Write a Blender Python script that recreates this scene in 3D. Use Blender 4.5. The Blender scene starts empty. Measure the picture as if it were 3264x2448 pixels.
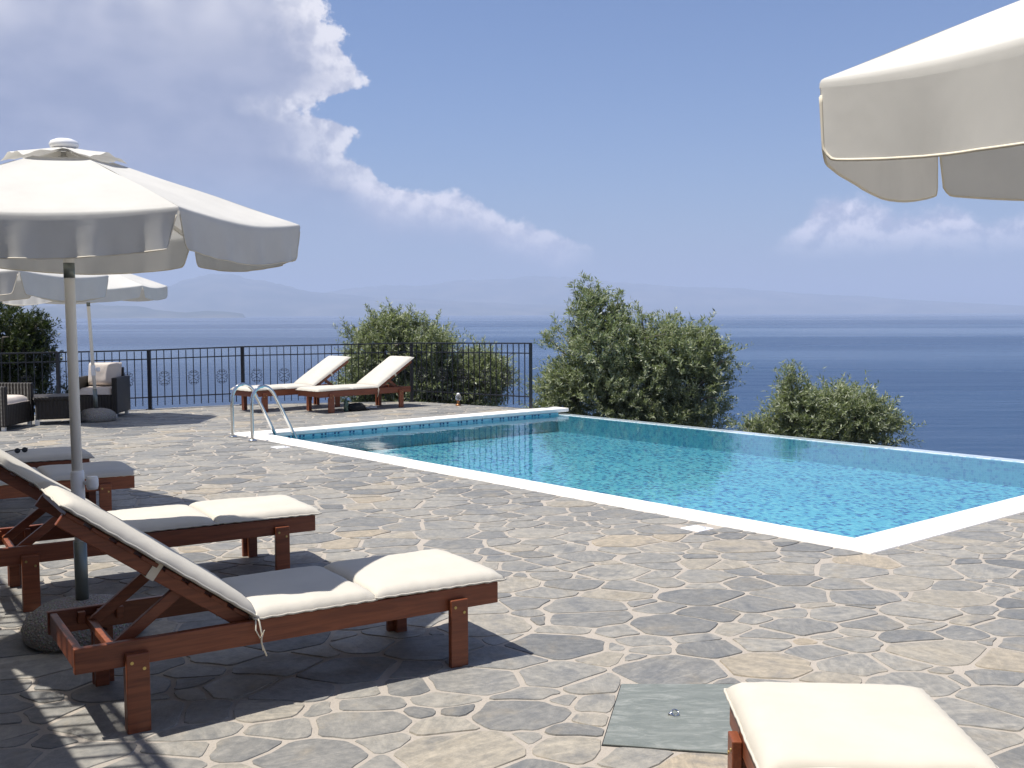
import bpy, bmesh, math, random
import numpy as np
from mathutils import Vector, Matrix, Quaternion, noise as mnoise
from mathutils.geometry import tessellate_polygon
R = math.radians
random.seed(11)
rng = np.random.default_rng(11)
S = bpy.context.scene
COL = S.collection

# ------------------------------------------------------------------ camera, sky, sun, exposure
cam_d = bpy.data.cameras.new('camera'); cam = bpy.data.objects.new('camera', cam_d); COL.objects.link(cam)
cam_d.sensor_width = 36.0; cam_d.lens = 37.43; cam_d.clip_start = 0.05; cam_d.clip_end = 120000
cam.location = (0, 0, 1.55)
cam.rotation_euler = (Matrix.Rotation(R(90 - 3.83), 3, 'X') @ Matrix.Rotation(R(-0.2), 3, 'Z')).to_euler()
S.camera = cam
S.view_settings.view_transform = 'Standard'; S.view_settings.look = 'None'
S.view_settings.exposure = 0.47; S.view_settings.gamma = 1.0
S.render.engine = 'CYCLES'
S.cycles.use_denoising = True
S.cycles.max_bounces = 6; S.cycles.diffuse_bounces = 3; S.cycles.glossy_bounces = 3; S.cycles.transparent_max_bounces = 16; S.cycles.volume_bounces = 1
S.cycles.sample_clamp_indirect = 6.0

SUN_EL, SUN_DIR = R(70), Vector((-0.975, -0.22))          # sun stands high on the left, a little behind the camera
sun_vec = Vector((SUN_DIR.x * math.cos(SUN_EL), SUN_DIR.y * math.cos(SUN_EL), math.sin(SUN_EL))).normalized()
sl = bpy.data.lights.new('sun', 'SUN'); sl.energy = 4.8; sl.angle = R(0.53); sl.color = (1.0, 0.955, 0.885)
so = bpy.data.objects.new('sun', sl); COL.objects.link(so)
so.rotation_euler = sun_vec.to_track_quat('Z', 'Y').to_euler()


class NT:
    """small helper for node trees"""
    def __init__(s, tree): s.t = tree; s.n = tree.nodes; s.l = tree.links
    def node(s, ty, **kw):
        n = s.n.new(ty)
        for k, v in kw.items(): setattr(n, k, v)
        return n
    def put(s, sock, v):
        if isinstance(v, bpy.types.NodeSocket): s.l.new(v, sock)
        elif v is not None: sock.default_value = v
    def m(s, op, a, b=None, c=None, clamp=False):
        n = s.node('ShaderNodeMath', operation=op, use_clamp=clamp)
        s.put(n.inputs[0], a); s.put(n.inputs[1], b)
        if c is not None: s.put(n.inputs[2], c)
        return n.outputs[0]
    def vm(s, op, a, b=None):
        n = s.node('ShaderNodeVectorMath', operation=op); s.put(n.inputs[0], a); s.put(n.inputs[1], b); return n.outputs[0]
    def noise(s, vec, scale, detail=4, rough=0.5, dist=0.0, lac=2.0):
        n = s.node('ShaderNodeTexNoise'); s.put(n.inputs['Vector'], vec)
        n.inputs['Scale'].default_value = scale; n.inputs['Detail'].default_value = detail
        n.inputs['Roughness'].default_value = rough; n.inputs['Distortion'].default_value = dist; n.inputs['Lacunarity'].default_value = lac
        return n.outputs[0]
    def map(s, v, a, b, c=0.0, d=1.0, smooth=True):
        n = s.node('ShaderNodeMapRange', interpolation_type='SMOOTHSTEP' if smooth else 'LINEAR')
        s.put(n.inputs[0], v); s.put(n.inputs[1], a); s.put(n.inputs[2], b); s.put(n.inputs[3], c); s.put(n.inputs[4], d)
        return n.outputs[0]
    def mix(s, f, a, b, blend='MIX'):
        n = s.node('ShaderNodeMix', data_type='RGBA', blend_type=blend)
        s.put(n.inputs[0], f); s.put(n.inputs[6], a if not isinstance(a, tuple) else (*a, 1)[:4]); s.put(n.inputs[7], b if not isinstance(b, tuple) else (*b, 1)[:4])
        return n.outputs[2]
    def ramp(s, f, stops):
        n = s.node('ShaderNodeValToRGB'); s.put(n.inputs[0], f)
        e = n.color_ramp.elements
        while len(e) < len(stops): e.new(0.5)
        for el, (p, c) in zip(e, stops): el.position = p; el.color = (*c, 1)
        return n.outputs[0]
    def scale(s, vec, xyz, rot=(0, 0, 0)):
        n = s.node('ShaderNodeMapping'); s.put(n.inputs[0], vec); n.inputs['Scale'].default_value = xyz; n.inputs['Rotation'].default_value = rot
        return n.outputs[0]
    def curve(s, v, pts, lo, hi, vlo, vhi):
        """value curve through pts [(x,y)] with x in lo..hi, y in vlo..vhi"""
        x = s.map(v, lo, hi, 0, 1, smooth=False)
        n = s.node('ShaderNodeFloatCurve'); s.put(n.inputs[1], x)
        c = n.mapping.curves[0]
        P = [((a - lo) / (hi - lo), (b - vlo) / (vhi - vlo)) for a, b in pts]
        while len(c.points) < len(P): c.points.new(0.5, 0.5)
        for q, (a, b) in zip(c.points, P): q.location = (a, b); q.handle_type = 'AUTO_CLAMPED'
        n.mapping.use_clip = False
        n.mapping.update()
        return s.map(n.outputs[0], 0, 1, vlo, vhi, smooth=False)


W = bpy.data.worlds.new('World'); S.world = W; W.use_nodes = True
t = NT(W.node_tree); t.n.clear()
sky = t.node('ShaderNodeTexSky', sky_type='NISHITA', sun_disc=False)
sky.sun_elevation = SUN_EL; sky.sun_rotation = math.atan2(SUN_DIR.x, SUN_DIR.y) % (2 * math.pi)
sky.air_density = 1.0; sky.dust_density = 1.2; sky.ozone_density = 2.2; sky.altitude = 30
SKY_K = 0.071
tc = t.node('ShaderNodeTexCoord').outputs['Generated']
sep = t.node('ShaderNodeSeparateXYZ'); t.put(sep.inputs[0], tc)
dx, dy, dz = sep.outputs
az = t.m('MULTIPLY', t.m('ARCTAN2', dx, dy), 57.29578)
el = t.m('MULTIPLY', t.m('ARCSINE', dz), 57.29578)
cmb = t.node('ShaderNodeCombineXYZ'); t.put(cmb.inputs[0], az); t.put(cmb.inputs[1], el)
ae = cmb.outputs[0]
n_big = t.noise(ae, 0.16, 3, 0.5)
n_edge = t.noise(ae, 0.55, 9, 0.62)
n_fine = t.noise(ae, 1.8, 8, 0.6)
bill = t.m('ADD', t.m('MULTIPLY', t.m('SUBTRACT', n_edge, 0.5), 3.4), t.m('MULTIPLY', t.m('SUBTRACT', n_fine, 0.5), 1.2))
# the big cumulus bank: its right flank, degrees of azimuth against elevation
flank = t.curve(el, [(0, 4.6), (3.4, 4.2), (4.4, 1.2), (5.2, -0.8), (6.1, -3.4), (6.7, -6.4), (7.6, -7.4), (8.4, -8.6), (9.4, -8.0), (10.5, -10.4),
                     (12.0, -7.6), (13.6, -8.4), (15, -9.0), (17, -9.6), (25, -13), (40, -30)], 0, 40, -40, 10)
dist_in = t.m('SUBTRACT', t.m('ADD', flank, bill), az)                   # degrees inside the cloud
soft_low = t.map(el, 2.7, 4.5)
m1 = t.m('MULTIPLY', t.map(dist_in, 0.0, 0.5), soft_low)
wrap = t.map(az, -75, -45)                                               # beyond the frame the bank breaks up into scattered cloud
scat = t.map(t.noise(tc, 3.0, 8, 0.58), 0.52, 0.62)
# the low cumulus on the right: its top, degrees of elevation against azimuth
top2 = t.curve(az, [(8, 2.6), (12.5, 3.3), (15, 4.7), (17.2, 6.1), (18.6, 5.7), (20.2, 5.2), (22, 5.4), (24, 4.6), (27, 4.9), (33, 3.6), (45, 3.0)], 8, 45, 0, 8)
d2 = t.m('SUBTRACT', t.m('ADD', top2, t.m('MULTIPLY', bill, 0.42)), el)
m2 = t.m('MULTIPLY', t.m('MULTIPLY', t.map(d2, -0.05, 0.75), t.map(el, 2.2, 4.4)), t.map(az, 12.5, 15.5))
m2 = t.m('MULTIPLY', m2, 0.8)
side = t.map(t.m('ABSOLUTE', az), 48, 75)
ms = t.m('MULTIPLY', t.m('MULTIPLY', scat, side), t.map(el, 3, 10))
m1 = t.m('MULTIPLY', m1, wrap)
# cloud tone: sunlit billows along the flank, grey-blue body behind
ae2 = t.vm('ADD', ae, (-0.35, 0.5, 0.0))
relief = t.map(t.m('SUBTRACT', t.noise(ae, 0.55, 7, 0.6), t.noise(ae2, 0.55, 7, 0.6)), -0.13, 0.13)
bright = t.m('MULTIPLY', t.map(dist_in, 5.0, 0.3), t.m('ADD', t.m('MULTIPLY', relief, 0.75), 0.3), clamp=True)
bright = t.m('ADD', bright, t.m('MULTIPLY', t.map(el, 11, 18), t.map(n_big, 0.35, 0.62)), clamp=True)
body = t.mix(t.map(t.noise(t.scale(ae, (1, 1.8, 1)), 0.3, 5, 0.5), 0.32, 0.7), (3.2, 3.6, 5.2), (4.3, 4.6, 6.1))
ccol = t.mix(bright, body, (10.2, 9.9, 10.3))
skyc = t.mix(1.0, sky.outputs[0], (0.83, 0.95, 1.22), 'MULTIPLY')
dens1 = t.m('MULTIPLY', m1, t.map(t.m('ADD', t.m('MULTIPLY', bright, 1.1), t.map(el, 3.5, 9)), 0.0, 1.0, 0.4, 0.95))
c1 = t.mix(dens1, skyc, ccol)
crest3 = t.curve(az, [(-12, 7.4), (-9, 7.3), (-6.6, 6.75), (-4.5, 6.6), (-2.6, 6.35), (-0.9, 5.6), (0.3, 5.0), (1.3, 4.8), (2.2, 4.3), (4.5, 3.5), (6, 3.0)], -12, 6, 0, 10)
d3 = t.m('SUBTRACT', t.m('ADD', crest3, t.m('MULTIPLY', bill, 0.55)), el)
m3 = t.m('MULTIPLY', t.m('MULTIPLY', t.map(d3, 0.0, 0.4), t.map(d3, 3.4, 1.0)), t.m('MULTIPLY', t.map(az, -9.2, -6.8), t.map(az, 5, 2)))
c1 = t.mix(t.m('MULTIPLY', m3, 0.9), c1, t.mix(t.m('MULTIPLY', t.map(d3, 2.9, 0.4), t.m('ADD', t.m('MULTIPLY', relief, 0.8), 0.4), clamp=True), (4.4, 4.7, 6.3), (11.5, 10.9, 11.3)))
c2 = t.mix(m2, c1, t.mix(relief, (6.0, 6.0, 7.6), (14.5, 13.3, 13.8)))
c3 = t.mix(ms, c2, (7.2, 7.3, 8.0))
bg = t.node('ShaderNodeBackground'); t.put(bg.inputs[0], c3); bg.inputs[1].default_value = SKY_K
wo = t.node('ShaderNodeOutputWorld'); t.l.new(bg.outputs[0], wo.inputs[0])

# ------------------------------------------------------------------ helpers
def tag(o, label=None, cat=None, group=None, kind=None):
    if label: o['label'] = label
    if cat: o['category'] = cat
    if group: o['group'] = group
    if kind: o['kind'] = kind
    return o

def empty(name, loc=(0, 0, 0), rz=0.0, label=None, cat=None, group=None, kind=None):
    o = bpy.data.objects.new(name, None); COL.objects.link(o); o.location = loc; o.rotation_euler = (0, 0, rz)
    o.empty_display_size = 0.1
    return tag(o, label, cat, group, kind)

def link(name, me, parent=None, loc=None, rz=None):
    o = bpy.data.objects.new(name, me); COL.objects.link(o)
    if parent is not None: o.parent = parent
    if loc is not None: o.location = loc
    if rz is not None: o.rotation_euler = (0, 0, rz)
    return o

def copy_tree(o, parent=None):
    c = o.copy(); COL.objects.link(c); c.parent = parent
    for ch in o.children:
        if ch.name not in SEEN_SKIP: copy_tree(ch, c)
    return c
SEEN_SKIP = set()

class MB:
    def __init__(s): s.v = []; s.f = []
    def add(s, vs, fs):
        b = len(s.v); s.v += [tuple(p) for p in vs]; s.f += [tuple(i + b for i in q) for q in fs]; return s
    def hexa(s, p):                                                      # 8 corners, bottom ring then top ring
        return s.add(p, [(3, 2, 1, 0), (4, 5, 6, 7), (0, 1, 5, 4), (1, 2, 6, 5), (2, 3, 7, 6), (3, 0, 4, 7)])
    def box(s, c, d, M=None):
        x, y, z = (k / 2 for k in d)
        p = [Vector(q) for q in ((-x, -y, -z), (x, -y, -z), (x, y, -z), (-x, y, -z), (-x, -y, z), (x, -y, z), (x, y, z), (-x, y, z))]
        c = Vector(c)
        return s.hexa([(M @ q if M else q) + c for q in p])
    def bar(s, a, b, w, h, up=(0, 0, 1)):                                # rectangular bar from a to b
        a, b = Vector(a), Vector(b); d = (b - a).normalized(); sd = d.cross(Vector(up))
        if sd.length < 1e-4: sd = d.cross(Vector((1, 0, 0)))
        sd.normalize(); u = sd.cross(d).normalized(); sd = sd * (w / 2); u = u * (h / 2)
        return s.hexa([a - sd - u, a + sd - u, b + sd - u, b - sd - u, a - sd + u, a + sd + u, b + sd + u, b - sd + u])
    def tube(s, pts, r, n=8, cap=True, closed=False):
        pts = [Vector(p) for p in pts]; N = len(pts); rr = r if hasattr(r, '__len__') else [r] * N
        T = [((pts[(i + 1) % N] if closed else pts[min(i + 1, N - 1)]) - (pts[i - 1] if closed else pts[max(i - 1, 0)])).normalized() for i in range(N)]
        nx = T[0].orthogonal().normalized(); vs = []
        for i in range(N):
            nx = (nx - T[i] * nx.dot(T[i]));
            if nx.length < 1e-6: nx = T[i].orthogonal()
            nx.normalize(); ny = T[i].cross(nx)
            for k in range(n):
                a = 2 * math.pi * k / n; vs.append(pts[i] + (nx * math.cos(a) + ny * math.sin(a)) * rr[i])
        fs = [(i * n + k, i * n + (k + 1) % n, ((i + 1) % N) * n + (k + 1) % n, ((i + 1) % N) * n + k) for i in range(N if closed else N - 1) for k in range(n)]
        if cap and not closed: fs += [tuple(range(n))[::-1], tuple((N - 1) * n + k for k in range(n))]
        return s.add(vs, fs)
    def lathe(s, prof, n=24, c=(0, 0, 0), wob=None):
        vs = []
        for j, (r, z) in enumerate(prof):
            for k in range(n):
                a = 2 * math.pi * k / n; q = r * (wob(a, z) if wob else 1)
                vs.append((c[0] + q * math.cos(a), c[1] + q * math.sin(a), c[2] + z))
        fs = [(j * n + k, j * n + (k + 1) % n, (j + 1) * n + (k + 1) % n, (j + 1) * n + k) for j in range(len(prof) - 1) for k in range(n)]
        fs += [tuple(range(n))[::-1], tuple((len(prof) - 1) * n + k for k in range(n))]
        return s.add(vs, fs)
    def grid(s, P):                                                      # P[i][j] -> points
        a, b = len(P), len(P[0])
        return s.add([q for row in P for q in row], [(i * b + j, (i + 1) * b + j, (i + 1) * b + j + 1, i * b + j + 1) for i in range(a - 1) for j in range(b - 1)])
    def mesh(s, name, mat, smooth=False):
        me = bpy.data.meshes.new(name); me.from_pydata(s.v, [], s.f); me.materials.append(mat)
        if smooth: me.polygons.foreach_set('use_smooth', [True] * len(me.polygons))
        me.update(); return me
    def build(s, name, mat, parent=None, smooth=False, bevel=0.0, loc=None, rz=None, solid=0.0):
        o = link(name, s.mesh(name, mat, smooth), parent, loc, rz)
        if solid:
            md = o.modifiers.new('thickness', 'SOLIDIFY'); md.thickness = solid; md.offset = 0
        if bevel:
            md = o.modifiers.new('bevel', 'BEVEL'); md.width = bevel; md.segments = 2; md.limit_method = 'ANGLE'; md.angle_limit = R(40)
        return o

MATS = {}
def mat(name, base=(0.5, 0.5, 0.5), rough=0.6, metal=0.0, spec=0.4):
    m = bpy.data.materials.new(name); m.use_nodes = True; n = NT(m.node_tree)
    p = m.node_tree.nodes['Principled BSDF']
    p.inputs['Base Color'].default_value = (*base, 1); p.inputs['Roughness'].default_value = rough
    p.inputs['Metallic'].default_value = metal; p.inputs['Specular IOR Level'].default_value = spec
    MATS[name] = m; return m, n, p
def coord(n, k='Object'): return n.node('ShaderNodeTexCoord').outputs[k]
def geo(n, k='Position'): return n.node('ShaderNodeNewGeometry').outputs[k]
def attr(n, k): return n.node('ShaderNodeAttribute', attribute_name=k).outputs['Fac']
def bump(n, p, h, strength=0.3, dist=0.01):
    b = n.node('ShaderNodeBump'); b.inputs['Strength'].default_value = strength; b.inputs['Distance'].default_value = dist
    n.put(b.inputs['Height'], h); n.put(p.inputs['Normal'], b.outputs[0]); return b

# ------------------------------------------------------------------ materials
# slate paving: blue-grey to ochre slabs, streaked
m, n, p = mat('slate', rough=0.62, spec=0.35)
pos = geo(n); tone = attr(n, 'tone'); turn = attr(n, 'turn')
rot = n.node('ShaderNodeVectorRotate', rotation_type='Z_AXIS'); n.put(rot.inputs['Vector'], pos); n.put(rot.inputs['Angle'], n.m('MULTIPLY', turn, 6.28))
off = n.node('ShaderNodeCombineXYZ'); n.put(off.inputs[2], n.m('MULTIPLY', tone, 37.0))
rp = n.vm('ADD', rot.outputs[0], off.outputs[0])
streak = n.noise(n.scale(rp, (2.6, 12, 3)), 1.6, 9, 0.7, 1.2)
cloudy = n.noise(rp, 5.0, 6, 0.6, 0.3)
grain = n.noise(rp, 160, 3, 0.6)
c = n.ramp(tone, [(0.0, (0.138, 0.140, 0.138)), (0.25, (0.200, 0.197, 0.186)), (0.55, (0.250, 0.240, 0.216)), (0.8, (0.272, 0.250, 0.210)), (1.0, (0.31, 0.264, 0.198))])
c = n.mix(n.m('MULTIPLY', n.map(streak, 0.38, 0.72), n.map(turn, 0.0, 1.0, 0.35, 1.1, smooth=False)), c, n.mix(1.0, c, (1.42, 1.38, 1.32), 'MULTIPLY'))
c = n.mix(n.m('MULTIPLY', n.map(cloudy, 0.52, 0.72), 0.5), c, (0.25, 0.217, 0.168))
c = n.mix(n.m('MULTIPLY', n.map(cloudy, 0.47, 0.3), 0.5), c, (0.125, 0.132, 0.138))
mott = n.noise(rp, 24, 6, 0.7)
c = n.mix(n.map(mott, 0.28, 0.72), n.mix(1.0, c, (0.80, 0.81, 0.82), 'MULTIPLY'), n.mix(1.0, c, (1.2, 1.18, 1.15), 'MULTIPLY'))
c = n.mix(n.m('MULTIPLY', n.map(grain, 0.62, 0.75), 0.45), c, (0.42, 0.40, 0.37))
c = n.mix(n.m('MULTIPLY', n.map(grain, 0.38, 0.27), 0.4), c, (0.06, 0.06, 0.06))
n.put(p.inputs['Base Color'], c)
n.put(p.inputs['Roughness'], n.map(cloudy, 0.3, 0.7, 0.5, 0.75))
bump(n, p, n.m('ADD', n.m('MULTIPLY', streak, 0.7), n.m('MULTIPLY', grain, 0.25)), 0.55, 0.006)
# mortar
m, n, p = mat('mortar', rough=0.9, spec=0.2)
pos = geo(n)
c = n.mix(n.noise(pos, 3.0, 6, 0.6), (0.325, 0.29, 0.248), (0.44, 0.395, 0.34))
c = n.mix(n.m('MULTIPLY', n.map(n.noise(pos, 90, 3, 0.6), 0.5, 0.75), 0.5), c, (0.22, 0.20, 0.175))
n.put(p.inputs['Base Color'], c)
bump(n, p, n.noise(pos, 70, 5, 0.65), 0.5, 0.006)
# greenish slate hatch
m, n, p = mat('green_slate', rough=0.5, spec=0.4)
pos = geo(n)
st = n.noise(n.scale(pos, (5, 16, 3), (0, 0, R(-28))), 1.5, 9, 0.72, 1.0)
c = n.ramp(st, [(0.25, (0.125, 0.142, 0.130)), (0.5, (0.180, 0.196, 0.178)), (0.72, (0.30, 0.31, 0.285))])
n.put(p.inputs['Base Color'], c); bump(n, p, st, 0.6, 0.006)
# white coping stone
m, n, p = mat('coping', (0.80, 0.77, 0.72), 0.7, spec=0.3)
c = n.mix(n.map(n.noise(geo(n), 6, 7, 0.65), 0.4, 0.7), (0.82, 0.795, 0.75), (0.72, 0.68, 0.62)); n.put(p.inputs['Base Color'], c)
bump(n, p, n.noise(geo(n), 120, 4, 0.6), 0.15, 0.003)

def mosaic(name, stops, cell, rough=0.25):
    m, n, p = mat(name, rough=rough, spec=0.5)
    pos = geo(n)
    r = n.node('ShaderNodeVectorRotate', rotation_type='Z_AXIS'); n.put(r.inputs['Vector'], pos); r.inputs['Angle'].default_value = R(-40.5)
    q = n.vm('ADD', r.outputs[0], (0.003, 0.004, 0.0055))
    sn = n.vm('SNAP', q, (cell[0], cell[1], cell[2]))
    wn = n.node('ShaderNodeTexWhiteNoise', noise_dimensions='3D'); n.put(wn.inputs[0], sn)
    c = n.ramp(wn.outputs[0], stops)
    for e in n.n:
        if e.type == 'VALTORGB': e.color_ramp.interpolation = 'CONSTANT'
    fr = n.vm('FRACTION', n.vm('DIVIDE', q, cell))
    s3 = n.node('ShaderNodeSeparateXYZ'); n.put(s3.inputs[0], fr)
    g = n.m('MINIMUM', n.m('MINIMUM', s3.outputs[0], s3.outputs[1]), s3.outputs[2])
    c = n.mix(n.map(g, 0.06, 0.1), n.mix(0.35, c, (0.5, 0.62, 0.66)), c)
    n.put(p.inputs['Base Color'], c)
    return m
mosaic('pool_mosaic', [(0.0, (0.15, 0.44, 0.53)), (0.30, (0.19, 0.50, 0.58)), (0.52, (0.09, 0.34, 0.48)), (0.68, (0.27, 0.57, 0.60)), (0.78, (0.020, 0.13, 0.34)), (0.92, (0.012, 0.06, 0.24))], (0.032, 0.045, 0.05))
mosaic('wall_mosaic', [(0.0, (0.10, 0.36, 0.45)), (0.4, (0.13, 0.40, 0.48)), (0.7, (0.08, 0.30, 0.42)), (0.9, (0.05, 0.23, 0.38))], (0.03, 0.03, 0.03))
mosaic('weir_mosaic', [(0.0, (0.62, 0.70, 0.74)), (0.4, (0.70, 0.76, 0.78)), (0.7, (0.5, 0.62, 0.70)), (0.9, (0.34, 0.50, 0.62))], (0.04, 0.04, 0.04), 0.12)
mat('dark_tile', (0.012, 0.045, 0.13), 0.2, spec=0.5)

# pool water: clear sheet, mirror share by Fresnel
m = bpy.data.materials.new('pool_water'); m.use_nodes = True; n = NT(m.node_tree); n.n.clear(); MATS['pool_water'] = m
pos = geo(n)
hgt = n.m('ADD', n.m('MULTIPLY', n.noise(n.scale(pos, (1, 1, 1)), 1.6, 2, 0.5), 1.0), n.m('MULTIPLY', n.noise(pos, 6.5, 3, 0.55), 0.22))
b = n.node('ShaderNodeBump'); b.inputs['Strength'].default_value = 0.16; b.inputs['Distance'].default_value = 0.05; n.put(b.inputs['Height'], hgt)
fr = n.node('ShaderNodeFresnel'); fr.inputs[0].default_value = 1.42
tr = n.node('ShaderNodeBsdfTransparent'); tr.inputs[0].default_value = (0.76, 0.93, 0.96, 1)
gl = n.node('ShaderNodeBsdfGlossy'); gl.inputs['Roughness'].default_value = 0.015; n.l.new(b.outputs[0], gl.inputs['Normal'])
mx = n.node('ShaderNodeMixShader'); n.l.new(fr.outputs[0], mx.inputs[0]); n.l.new(tr.outputs[0], mx.inputs[1]); n.l.new(gl.outputs[0], mx.inputs[2])
n.l.new(mx.outputs[0], n.node('ShaderNodeOutputMaterial').inputs[0])

# sea
m, n, p = mat('sea_water', (0.012, 0.040, 0.125), 0.3, spec=0.5)
p.inputs['IOR'].default_value = 1.33
pos = geo(n)
sw = n.noise(n.scale(pos, (0.00035, 0.0016, 1), (0, 0, R(8))), 1.0, 6, 0.55, 0.6)
n.put(p.inputs['Roughness'], n.map(sw, 0.4, 0.65, 0.28, 0.14))
n.put(p.inputs['Base Color'], n.mix(n.map(sw, 0.35, 0.68), (0.006, 0.034, 0.092), (0.015, 0.056, 0.122)))
wv = n.m('ADD', n.noise(n.scale(pos, (0.07, 0.2, 1), (0, 0, R(6))), 1.0, 8, 0.7), n.m('MULTIPLY', n.noise(n.scale(pos, (0.012, 0.05, 1)), 1.0, 3, 0.5), 2.5))
bump(n, p, wv, 0.85, 1.0)

# oiled hardwood
m, n, p = mat('wood', rough=0.42, spec=0.45)
oc = coord(n); ri = n.node('ShaderNodeObjectInfo').outputs['Random']
o3 = n.node('ShaderNodeCombineXYZ'); n.put(o3.inputs[1], n.m('MULTIPLY', ri, 9.0)); n.put(o3.inputs[2], n.m('MULTIPLY', ri, 5.0))
gv = n.vm('ADD', oc, o3.outputs[0])
gr = n.noise(n.scale(gv, (3, 42, 42)), 1.3, 6, 0.6, 0.8)
c = n.ramp(gr, [(0.25, (0.125, 0.034, 0.014)), (0.5, (0.225, 0.064, 0.025)), (0.75, (0.32, 0.10, 0.040))])
c = n.mix(n.m('MULTIPLY', ri, 0.35), c, (0.12, 0.035, 0.018))
n.put(p.inputs['Base Color'], c); bump(n, p, gr, 0.2, 0.003)
mat('brass', (0.55, 0.42, 0.16), 0.35, 0.9)

def cloth(name, base, transl, wscale=900.0, wrinkle=0.25):
    m = bpy.data.materials.new(name); m.use_nodes = True; n = NT(m.node_tree); p = m.node_tree.nodes['Principled BSDF']; MATS[name] = m
    oc = coord(n)
    c = n.mix(n.map(n.noise(oc, 4.0, 6, 0.6), 0.35, 0.7), tuple(base), tuple(k * 0.93 for k in base))
    n.put(p.inputs['Base Color'], c); p.inputs['Roughness'].default_value = 0.85; p.inputs['Specular IOR Level'].default_value = 0.15
    hh = n.m('ADD', n.m('MULTIPLY', n.noise(oc, 3.2, 3, 0.5, 0.8), 1.0), n.m('MULTIPLY', n.noise(oc, wscale, 1, 0.5), 0.03))
    bb = bump(n, p, hh, wrinkle, 0.03)
    if transl:
        tl = n.node('ShaderNodeBsdfTranslucent'); n.put(tl.inputs[0], c); n.l.new(bb.outputs[0], tl.inputs['Normal'])
        mx = n.node('ShaderNodeMixShader'); mx.inputs[0].default_value = transl
        n.l.new(p.outputs[0], mx.inputs[1]); n.l.new(tl.outputs[0], mx.inputs[2])
        n.l.new(mx.outputs[0], m.node_tree.nodes['Material Output'].inputs[0])
    return m
cloth('cushion', (0.56, 0.525, 0.455), 0, 700, 0.22)
cloth('canopy', (0.70, 0.685, 0.64), 0.22, 800, 0.16)
cloth('wicker_cushion', (0.62, 0.55, 0.49), 0, 700, 0.25)
cloth('string', (0.74, 0.68, 0.55), 0, 700, 0.1)
mat('white_paint', (0.80, 0.77, 0.70), 0.4)
mat('white_plastic', (0.82, 0.82, 0.82), 0.35)
mat('steel_tube', (0.20, 0.22, 0.20), 0.4, 0.6)
mat('chrome', (0.62, 0.62, 0.60), 0.08, 1.0)
mat('iron', (0.012, 0.013, 0.018), 0.38, 0.0, 0.5)
m, n, p = mat('terrazzo', rough=0.85)
v = n.node('ShaderNodeTexVoronoi'); n.put(v.inputs['Vector'], coord(n)); v.inputs['Scale'].default_value = 85
c = n.mix(n.map(v.outputs['Distance'], 0.15, 0.55), n.mix(0.5, (0.36, 0.31, 0.25), v.outputs['Color']), (0.10, 0.09, 0.08))
c = n.mix(0.55, c, (0.42, 0.385, 0.335)); n.put(p.inputs['Base Color'], c); bump(n, p, n.m('SUBTRACT', 1.0, v.outputs['Distance']), 0.9, 0.012)
# wicker
m, n, p = mat('wicker', (0.022, 0.018, 0.016), 0.45, spec=0.4)
oc = coord(n)
wa = n.node('ShaderNodeTexWave', wave_type='BANDS', bands_direction='Z'); n.put(wa.inputs['Vector'], oc); wa.inputs['Scale'].default_value = 18; wa.inputs['Distortion'].default_value = 0.4
wb = n.node('ShaderNodeTexWave', wave_type='BANDS', bands_direction='DIAGONAL'); n.put(wb.inputs['Vector'], n.scale(oc, (1, 1, 0))); wb.inputs['Scale'].default_value = 14
ww = n.m('MULTIPLY', wa.outputs['Fac'], wb.outputs['Fac'])
n.put(p.inputs['Base Color'], n.mix(ww, (0.016, 0.013, 0.011), (0.034, 0.027, 0.023))); bump(n, p, ww, 0.8, 0.01)
# foliage
def leafmat(name, a, b2, c2):
    m = bpy.data.materials.new(name); m.use_nodes = True; n = NT(m.node_tree); p = m.node_tree.nodes['Principled BSDF']; MATS[name] = m
    r = n.node('ShaderNodeNewGeometry').outputs['Random Per Island']
    c = n.ramp(r, [(0.0, a), (0.45, b2), (0.8, tuple(0.5 * (x + y) for x, y in zip(b2, c2))), (1.0, c2)])
    n.put(p.inputs['Base Color'], c); p.inputs['Roughness'].default_value = 0.48; p.inputs['Specular IOR Level'].default_value = 0.4
    tl = n.node('ShaderNodeBsdfTranslucent'); n.put(tl.inputs[0], n.mix(1.0, c, (1.2, 1.35, 0.7), 'MULTIPLY'))
    mx = n.node('ShaderNodeMixShader'); mx.inputs[0].default_value = 0.28
    n.l.new(p.outputs[0], mx.inputs[1]); n.l.new(tl.outputs[0], mx.inputs[2]); n.l.new(mx.outputs[0], m.node_tree.nodes['Material Output'].inputs[0])
leafmat('olive_leaf', (0.120, 0.146, 0.064), (0.235, 0.262, 0.148), (0.42, 0.44, 0.34))
leafmat('dark_leaf', (0.020, 0.034, 0.010), (0.040, 0.058, 0.016), (0.085, 0.095, 0.030))
m, n, p = mat('bark', rough=0.9)
n.put(p.inputs['Base Color'], n.mix(n.noise(n.scale(coord(n), (8, 8, 2)), 2.0, 6, 0.6), (0.10, 0.085, 0.065), (0.23, 0.205, 0.17)))
m, n, p = mat('hillside', rough=0.95)
n.put(p.inputs['Base Color'], n.mix(n.noise(geo(n), 0.5, 8, 0.6), (0.045, 0.055, 0.022), (0.17, 0.145, 0.095)))
m, n, p = mat('far_land', rough=1.0, spec=0.0)
n.put(p.inputs['Base Color'], n.mix(n.map(n.noise(geo(n), 0.0022, 9, 0.6), 0.35, 0.7), (0.040, 0.055, 0.030), (0.16, 0.15, 0.11)))
m, n, p = mat('render_wall', (0.62, 0.53, 0.40), 0.9)
n.put(p.inputs['Base Color'], n.mix(n.noise(geo(n), 2.0, 6, 0.6), (0.62, 0.53, 0.40), (0.55, 0.46, 0.34)))
mat('concrete', (0.45, 0.43, 0.40), 0.9)
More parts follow.
